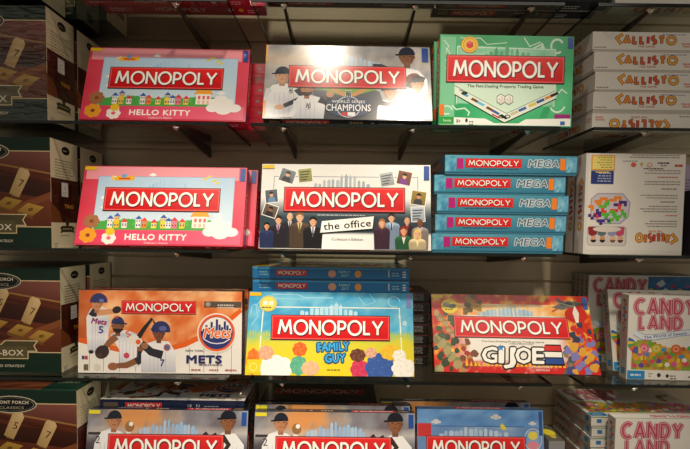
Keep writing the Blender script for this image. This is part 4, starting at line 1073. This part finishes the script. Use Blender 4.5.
def make_box(key):
    w, h, t, cover, sides, scol, tcol, mt, film = DES[key]
    root = empty('board_game_box', (0, 0, 0))
    lid = Book(); W, H, T = w / 1000, h / 1000, t / 1000
    td = min(T * .1, .008)
    block(lid, 0, 0, 0, W, T - td, H, .0012, hx(scol))
    tray = Book(); block(tray, .0015, T - td * 1.6, .0015, W - .0015, T, H - .0015, .0008, hx(tcol))
    X, Y, Z = Vector((1, 0, 0)), Vector((0, 1, 0)), Vector((0, 0, 1))
    FR = {'front': ((0, 0, 0), X, Z, w, h), 'back': ((W, T, 0), -X, Z, w, h), 'bottom': ((0, T - td, 0), X, -Y, w, t - td * 1000), 'top': ((W, T - td, H), -X, -Y, w, t - td * 1000),
          'left': ((0, T - td, H), -Z, -Y, h, t - td * 1000), 'right': ((W, T - td, 0), Z, -Y, h, t - td * 1000), 'right_up': ((W, 0, 0), Y, Z, t - td * 1000, h), 'left_up': ((0, T - td, 0), -Y, Z, t - td * 1000, h)}
    parts = {}; pages = []; kmax = [0]
    def page(nm):
        o, r, u, a, b = FR[nm]; p = Page(lid, o, r, u, a, b); p.side = nm
        p.books = ShareDict(parts, lid); pages.append(p); return p
    c = page('front'); cover(c) if key not in ('smallred', 'navy', 'office', 'mets', 'flames', 'meadow_wide') else scaled(cover, c, 508, 254)
    sides(page, w, h, t - td * 1000)
    kmax[0] = max(p.k for p in pages); print('LAYERS', key, kmax[0])
    lo = lid.build('lid', MAT[mt], root); tray.build('tray', MAT['matte'], root)
    for k, b in parts.items():
        if b.f: b.build(k.split('#')[0], MAT[mt], lo)
    if film:
        f = Book(); e = .0005; k_ = STEP * kmax[0] + .0003; block(f, -k_, -k_, -k_, W + k_, T + .0004, H + k_, .0002, (1, 1, 1)); f.c = []
        f.build('shrink_wrap', MAT['film_creased' if film == 2 else 'film'], root)
    return root

class ShareDict(dict):
    def __init__(s, parts, lid): s.parts = parts; s.lid = lid
    def __contains__(s, k): return k == '' or k in s.parts
    def __getitem__(s, k): return s.lid if k == '' else s.parts[k]
    def __setitem__(s, k, v): s.parts[k] = v

def scaled(fn, c, w, h):
    kx, ky = c.W / w, c.H / h; P0 = c.P
    rw, rh = c.W, c.H
    def P(x, y):
        c.W, c.H = rw, rh
        r = P0(x * kx, y * ky); c.W, c.H = w, h; return r
    c.W, c.H = w, h; c.P = P; fn(c); c.P = P0; c.W, c.H = rw, rh

def copy_tree(o, parent=None):
    n = o.copy(); COL.objects.link(n); n.parent = parent
    for ch in list(o.children): copy_tree(ch, n)
    return n

_proto = {}
def put(key, x, y, z, label, group=None, yaw=0., lean=0., flat=0, cat='board game'):
    """x,y,z: lower left corner of the face towards the aisle; lean tips the top back;
    flat=1 lies cover up, flat=-1 cover down, both with a long side to the aisle"""
    w, h, t = [v / 1000 for v in DES[key][:3]]
    if key not in _proto: o = _proto[key] = make_box(key)
    else: o = copy_tree(_proto[key])
    if flat == 1: o.rotation_euler = (-PI / 2, 0, yaw); o.location = (x, y, z + t)
    elif flat == -1: o.rotation_euler = (PI / 2, 0, yaw); o.location = (x, y + h, z)
    else: o.rotation_euler = (-lean, 0, yaw); o.location = (x, y, z + t * math.sin(lean))
    o['label'] = label; o['category'] = cat
    if group: o['group'] = group
    elif 'group' in o.keys(): del o['group']
    return o
# ================================================================== the place
S = [.682, .320, -.062, -.460, -.834]          # heights of the shelf tops, eye level is zero
WALL = .340
FLOOR = -1.5

def solid(name, boxes, mat, parent=None, bev=0.):
    b = Book()
    for q in boxes: block(b, *q, bev, (1, 1, 1))
    b.c = []
    return b.build(name, mat, parent)

# slatwall: horizontal boards with T-slots between them, one swept profile
b = Book(); x0, x1 = -2.6, 2.6
prof = []; z = -.586 - .0805 * 11
while z < 1.7:
    prof += [(z + .004, WALL + .006), (z + .004, WALL + .0015), (z + .006, WALL), (z + .0745, WALL), (z + .0765, WALL + .0015), (z + .0765, WALL + .006), (z + .0765, WALL + .012), (z + .0845, WALL + .012)]
    z += .0805
for i, (zz, yy) in enumerate(prof): b.v += [(x0, yy, zz), (x1, yy, zz)]
for i in range(len(prof) - 1): b.f.append((2 * i, 2 * i + 1, 2 * i + 3, 2 * i + 2))
n = len(b.v); zb, zt = prof[0][0], prof[-1][0]
b.v += [(x0, WALL + .03, zb), (x1, WALL + .03, zb), (x0, WALL + .03, zt), (x1, WALL + .03, zt)]
b.f += [(n, n + 2, n + 3, n + 1), (0, n, n + 1, 1), (n - 2, n - 1, n + 3, n + 2)]
w = b.build('wall_back', MAT['slat']); w['kind'] = 'structure'
f = solid('floor', [(-2.6, -3.2, FLOOR - .05, 2.6, WALL + .03, FLOOR)], MAT['floor']); f['kind'] = 'structure'
f = solid('ceiling', [(-2.6, -3.2, 1.72, 2.6, WALL + .03, 1.77)], MAT['ceiling']); f['kind'] = 'structure'
f = solid('baseboard_back', [(-2.6, WALL - .012, FLOOR, 2.6, WALL + .02, FLOOR + .1)], MAT['metal']); f['kind'] = 'structure'

def shelf(xa, xb, z, label, group=None):
    t = empty('glass_shelf', (xa, 0, z)); t['label'] = label; t['category'] = 'shelf'
    t['group'] = group
    L = xb - xa
    b = Book(); d = WALL - .006; th = .008
    b.v = [(.001, .002, -th), (L - .001, .002, -th), (L - .001, d, -th), (.001, d, -th), (.001, .002, 0), (L - .001, .002, 0), (L - .001, d, 0), (.001, d, 0)]
    b.f = [(0, 3, 2, 1), (4, 5, 6, 7)]
    b.build('glass_panel', MAT['glass'], t)
    solid('polished_edge', [(0, 0, -th - .001, L, .004, 0.)], MAT['edge'], t)
    solid('polished_edge', [(0, .004, -th, .0025, d, 0.)], MAT['edge'], t)
    solid('polished_edge', [(L - .0025, .004, -th, L, d, 0.)], MAT['edge'], t)

RN = ['top', 'second', 'third', 'fourth', 'lowest']
DESC = {0: 'above the first full row', 1: 'under the first full row', 2: 'under the second full row', 3: 'under the third full row', 4: 'under the lowest row'}
BAY = [(-1.42, -.358, 'left'), (-.287, .640, 'middle'), (.739, 1.66, 'right')]
for k, z in enumerate(S):
    for xa, xb, nm in BAY: shelf(xa, xb, z, 'dark edged glass shelf, %s bay, %s of boxes' % (nm, DESC[k]), 'glass shelves on the slatwall')

_br = []
def bracket(x, z, label):
    if not _br:
        t = empty('shelf_bracket', (x, 0, z)); _br.append(t)
        b = Book(); hw = .004; y0, y1 = .02, WALL - .001
        P = [(y0, -.010), (y1, -.010), (y1, -.050), (y1 - .02, -.048), (y0, -.018)]
        for s_ in (-hw, hw):
            for (y, zz) in P: b.v.append((s_, y, zz))
        n = len(P); b.f.append(tuple(range(n))); b.f.append(tuple(range(2 * n - 1, n - 1, -1)))
        for i in range(n):
            j = (i + 1) % n; b.f.append((i, n + i, n + j, j))
        b.build('arm', MAT['metal'], t)
        c = Book(); m = 10
        prof = [(.0, -.010), (.010, -.011), (.0115, -.014), (.007, -.017), (.0035, -.022), (0, -.0235)]
        for (r, zz) in prof:
            for i in range(m): c.v.append((r * math.cos(2 * PI * i / m), .012 + r * math.sin(2 * PI * i / m), zz))
        for q in range(len(prof) - 1):
            for i in range(m): j = (i + 1) % m; c.f.append((q * m + i, q * m + j, (q + 1) * m + j, (q + 1) * m + i))
        c.build('glass_clip', MAT['chrome'], t)
    else:
        t = copy_tree(_br[0]); t.location = (x, 0, z)
    t['label'] = label; t['category'] = 'bracket'; t['group'] = 'metal brackets under the glass shelves'
BR = [(-1.22, 'far left'), (-.513, 'left of centre'), (-.19, 'middle bay left'), (.20, 'middle bay centre'), (.545, 'middle bay right'), (.90, 'right bay'), (1.5, 'far right')]
WH = ['above the first full row', 'below the first row', 'below the second row', 'above the lowest row']
for k in range(4):
    for x, nm in BR:
        if abs(x) > 1.1: continue
        bracket(x, S[k] + .0, 'grey shelf bracket with clip, %s, %s' % (nm, WH[k]))

# ------------------------------------------------------------------ boxes on the top shelf (only their undersides show)
z = S[0]
put('street', -.805, .012, z, 'red sided game box at the upper edge of the photo, seen from below through glass', 'red boxes on the top shelf', lean=.24)
put('street', -.765, .061, z, 'second red game box behind another at the upper edge, seen from below', 'red boxes on the top shelf', lean=.24)
put('champions', -.245, .008, z, 'dark bottomed board game box, top shelf above the grey baseball box', lean=.24)
put('dusk', .275, .010, z, 'dark bottomed board game box on the top shelf above the green box', 'dark boxes on the top shelf', lean=.2)
put('dusk', .262, .060, z, 'dark board game box behind another on top shelf above green box', 'dark boxes on the top shelf', lean=.2)
put('callisto', .80, .02, z, 'white box bottom at the upper right edge of the photo', lean=.08)
put('tiles', -1.32, .0, z, 'dark green box bottom at the upper left corner, on the top shelf', 'green boxes on the top shelf')
put('tiles', -1.19, .142, z, 'dark green box standing behind another at the upper left corner', 'green boxes on the top shelf')

# ------------------------------------------------------------------ first full row
z = S[1]
put('tiles_film', -1.293, .0, z, 'plastic wrapped dark green wooden tile game box, upper left', 'tile game boxes at the left')
put('tiles', -1.293, .148, z, 'dark green tile game box mostly hidden behind the plastic wrapped one, upper left', 'tile game boxes at the left')
put('street', -.819, .032, z, 'pink board game box with cartoon houses, in the upper row', 'pink board game boxes', yaw=.010, lean=.275)
yb = [.096, .106, .117, .127, .138, .148]
for k in range(6):
    put('smallred', -.588 + (0, .004, -.003, .002, -.004, -.002)[k], yb[k] + .002, z + k * .0386, 'small red wrapped box lying flat, %s of six behind upper pink box' % ('lowest', 'second from bottom', 'third from bottom', 'fourth from bottom', 'second from top', 'topmost')[k], 'red boxes stacked behind the upper pink box', flat=1)
put('champions', -.251, -.004, z, 'grey baseball board game box with championship diamond, glare along its top', yaw=.010, lean=.276)
put('green', .275, .004, z, 'bright green classic board game box with dice and playing board', 'green board game boxes', yaw=.011, lean=.0)
put('green', .267, .054, z, 'second green board game box standing hidden behind the bright green one', 'green board game boxes', yaw=.011)
xs = [.762, .764, .768, .762, .756]
for k in range(5):
    put('callisto', xs[k], .054 if k else .052, z + k * .0609, 'white game box with orange lettering lying flat, %s' % ('lowest, lettering upside down', 'second from bottom', 'middle of stack', 'second from top', 'topmost of stack')[k], 'white boxes stacked at upper right', flat=-1 if k == 0 else 1)

# ------------------------------------------------------------------ second row
z = S[2]
put('tiles', -1.293, .008, z, 'dark green wooden tile game box at the left of the middle row', 'tile game boxes at the left')
put('tiles', -1.293, .156, z, 'dark green tile game box behind the front one, left of the middle row', 'tile game boxes at the left')
put('street', -.818, -.004, z, 'front pink board game box with cartoon houses, in the middle row', 'pink board game boxes', yaw=.004, lean=.254)
put('street', -.794, .047, z, 'pink board game box peeking out behind the front one, middle row', 'pink board game boxes', yaw=.004, lean=.254)
for k in range(5):
    put('smallred', -.598 + (0, .003, -.002, .002, 0)[k], .113 + k * .0100, z + k * .0386, 'small red wrapped box in the stack behind the middle row pink boxes', 'red boxes stacked behind the middle row pink boxes', flat=1)
put('office', -.257, -.022, z, 'white board game box with office workers and snapshots, leaning on the middle row', yaw=-.034, lean=.175)
xs = [.263, .273, .276, .268, .298]
for k in range(5):
    put('mega', xs[k], (.006, .012, .008, .014, .008)[k], z + .0005 + k * .0592, 'blue wrapped board game box lying flat, %s in stack of five' % ('lowest', 'second from bottom', 'middle', 'second from top', 'topmost and shifted right')[k], 'blue boxes stacked in the middle row', flat=1)
put('callisto_back', .742, .040, z, 'white game box showing its back print upside down, with coloured puzzle pieces', 'white boxes standing in the middle row')
put('callisto_back', .746, .103, z, 'white game box standing just behind the upside down one', 'white boxes standing in the middle row')
DES['purple'] = (250, 204, 50, cover_purple, sides_dark, '#2c2433', '#2a2230', 'matte', False)
DES['purple_tall'] = (250, 290, 50, lambda c: (c.rect(0, 0, c.W, c.H, '#a79ab4'), c.bars(10, 240, 160, 4, 10, 3, '#6a5a80', 4)), sides_dark, '#2c2433', '#2a2230', 'matte', False)
put('purple', 1.088, .05, z, 'dark purple game box with green stripe at the right edge of the photo')
put('purple_tall', 1.092, .104, z, 'taller pale purple game box behind the dark purple one, right edge')

# ------------------------------------------------------------------ third row
z = S[3]
put('tiles', -1.296, .048, z, 'dark green wooden tile game box at the left of the third row', 'tile game boxes at the left')
put('tiles', -1.288, .192, z, 'dark green tile game box behind the front one, left of the third row', 'tile game boxes at the left')
put('mets', -.841, .043, z, 'wrapped orange baseball board game box with round skyline emblem', 'orange baseball boxes', yaw=.011, lean=.045)
put('mets', -.834, .101, z, 'second orange baseball box hidden behind the front one', 'orange baseball boxes', yaw=.011, lean=.045)
put('meadow_wide', -.306, .016, z, 'blue and yellow board game box with bubbly blue lettering, leaning', 'blue and yellow game boxes', yaw=.002, lean=.248)
for k in range(7):
    put('black', -.112, .157, z + k * .0366, 'black game box lying flat, %s of the stack beside flame covered box' % ('lowest', 'second from bottom', 'third from bottom', 'middle one', 'third from top', 'second from top', 'topmost')[k], 'black boxes stacked in the third row', flat=1)
put('meadow', -.298, .086, z + .2580, 'blue game box lying flat above the leaning one, lower of two', 'blue and yellow game boxes', flat=1)
put('meadow', -.299, .085, z + .3008, 'blue game box lying flat above the leaning one, upper of two', 'blue and yellow game boxes', flat=1)
put('flames', .290, .047, z, 'red board game box with flames, camouflage and a grey aircraft, tilted back most', yaw=-.030, lean=.415)
put('candy', .899, .048, z, 'front white box with pink striped lettering and sweets, third row right', 'white candy game boxes in the third row', yaw=-.040, lean=.012)
put('candy', .895, .106, z, 'white candy game box leaning back behind the front one', 'white candy game boxes in the third row', yaw=-.03, lean=.20)
for k in range(4):
    put('candy_tall', .868 - .0 * k, .2235 + k * .0285, z, 'tall white candy game box standing %s' % ('first of four against the back panel', 'second of four against the back panel', 'third of four against the back panel', 'last of four, touching the back panel')[k], 'tall white boxes at the back of the third row')

# ------------------------------------------------------------------ lowest row
z = S[4]
put('tiles', -1.220, .0, z, 'dark green wooden tile game box at the lower left corner', 'tile game boxes at the left')
for k in range(6):
    put('navy', -.806, .100, z + k * .0448, 'navy flat game box, topmost of stack behind the lowest baseball box' if k == 5 else 'navy flat game box inside the stack behind the lowest row baseball box', 'navy boxes stacked in the lowest row', flat=1)
put('dusk', -.810, .006, z, 'baseball board game box under stormy sky, leftmost in the lowest row', 'stormy sky baseball boxes', lean=.156)
put('dusk', -.280, .002, z, 'baseball board game box under stormy sky, front one left of the blue box', 'stormy sky baseball boxes', lean=.16)
put('dusk', -.288, .0515, z + .003, 'stormy sky baseball box just behind the front one in the lowest row', 'stormy sky baseball boxes', lean=.16)
for k in range(7):
    put('black', -.285, .150, z + k * .036, 'black game box lying flat in the stack behind the lowest middle boxes', 'black boxes stacked in the lowest row', flat=1)
put('dusk', .128, .100, z, 'stormy sky baseball box standing behind the pale blue box', 'stormy sky baseball boxes', lean=.16)
put('sky', .236, .004, z, 'pale blue board game box with white clouds in the lowest row', lean=.158)
o = put('grey', .652, .03, z, 'small grey box with a yellow picture on top, beside the pale blue box')
put('candy', .838, -.004, z, 'white box with pink striped lettering at the lower right corner', 'white candy game boxes in the lowest row')
for k in range(7):
    put('candy_flat', .800 + (0, .003, -.002, .002, 0, .003, 0)[k], .060, z + k * .0355, 'white candy game box lying flat, %s in the lower right stack' % ('lowest', 'second from bottom', 'third from bottom', 'middle', 'third from top', 'second from top', 'topmost')[k], 'flat white boxes at the lower right', flat=1)

# display hook between the left and middle bays
t = empty('display_hook', (-.322, 0, -.515)); t['label'] = 'slim metal display hook with shiny ball tip between the lowest row baseball boxes'; t['category'] = 'hook'
def rod(name, p0, p1, r, mat, parent, m=10):
    p0, p1 = Vector(p0), Vector(p1); d = (p1 - p0).normalized(); a = d.orthogonal().normalized(); c_ = d.cross(a); b = Book()
    for p in (p0, p1):
        for i in range(m): b.v.append(tuple(p + r * (a * math.cos(2 * PI * i / m) + c_ * math.sin(2 * PI * i / m))))
    for i in range(m): j = (i + 1) % m; b.f.append((i, j, m + j, m + i))
    b.f += [tuple(range(m))[::-1], tuple(range(m, 2 * m))]
    return b.build(name, mat, parent)
rod('arm', (0, WALL - .004, 0), (0, .035, 0), .003, MAT['metal'], t)
solid('wall_plate', [(-.012, WALL - .005, -.03, .012, WALL - .001, .02)], MAT['metal'], t, .001)
bb = Book(); m = 12
for i in range(1, 8):
    for j in range(m): bb.v.append((.008 * math.sin(PI * i / 8) * math.cos(2 * PI * j / m), .03 + .008 * math.cos(PI * i / 8), .008 * math.sin(PI * i / 8) * math.sin(2 * PI * j / m)))
for i in range(6):
    for j in range(m): q = (j + 1) % m; bb.f.append((i * m + j, i * m + q, (i + 1) * m + q, (i + 1) * m + j))
bb.f += [tuple(range(m))[::-1], tuple(range(6 * m, 7 * m))]
bb.build('ball_tip', MAT['chrome'], t)

# ------------------------------------------------------------------ light: shop spot that makes the glare, then added spots and a fill
def spot(name, loc, aim, energy, size, angle, blend=.6, col=(1, .86, .68)):
    l = bpy.data.lights.new(name, 'SPOT'); l.energy = energy; l.shadow_soft_size = size; l.spot_size = math.radians(angle); l.spot_blend = blend; l.color = col
    o = bpy.data.objects.new(name, l); COL.objects.link(o); o.location = loc
    d = Vector(aim) - Vector(loc); o.rotation_euler = d.to_track_quat('-Z', 'Y').to_euler()
    return o
spot('ceiling_spot', (-.10, -.68, 1.60), (-.08, .0, .33), 45, .05, 84, .9)
spot('ceiling_spot', (-.50, -1.30, 1.62), (-.48, .0, -.72), 200, .05, 40, .9)  # added spot, aimed low to make up for falloff at the lower left
spot('ceiling_spot', (.45, -1.20, 1.62), (.30, .0, -.50), 165, .05, 44, .9)  # second added spot, brightens the lower middle rows
l = bpy.data.lights.new('soft_fill', 'AREA'); l.shape = 'RECTANGLE'; l.size = 3.6; l.size_y = 1.4; l.energy = 34; l.color = (1, .9, .76)  # broad fill added to lift the whole scene, no fixture behind it
o = bpy.data.objects.new('soft_fill', l); COL.objects.link(o); o.location = (.2, -2.4, 1.68)

wd = bpy.data.worlds.new('world'); sc.world = wd; wd.use_nodes = True
wd.node_tree.nodes['Background'].inputs['Color'].default_value = (1., .87, .70, 1)
wd.node_tree.nodes['Background'].inputs['Strength'].default_value = .26

# ------------------------------------------------------------------ camera
cam = bpy.data.cameras.new('camera'); co = bpy.data.objects.new('camera', cam); COL.objects.link(co)
cam.sensor_width = 36; cam.lens = 430 / 690 * 36; cam.shift_y = 26 / 690; cam.clip_start = .02
M = Matrix.Rotation(PI / 2 - .045, 4, 'X') @ Matrix.Rotation(.0123, 4, 'Z')
co.matrix_world = Matrix.Translation((0, -1.3, 0)) @ M
sc.camera = co

sc.view_settings.view_transform = 'Standard'; sc.view_settings.look = 'None'
sc.view_settings.gamma = 1; sc.view_settings.exposure = .0; sc.view_settings.use_curve_mapping = False
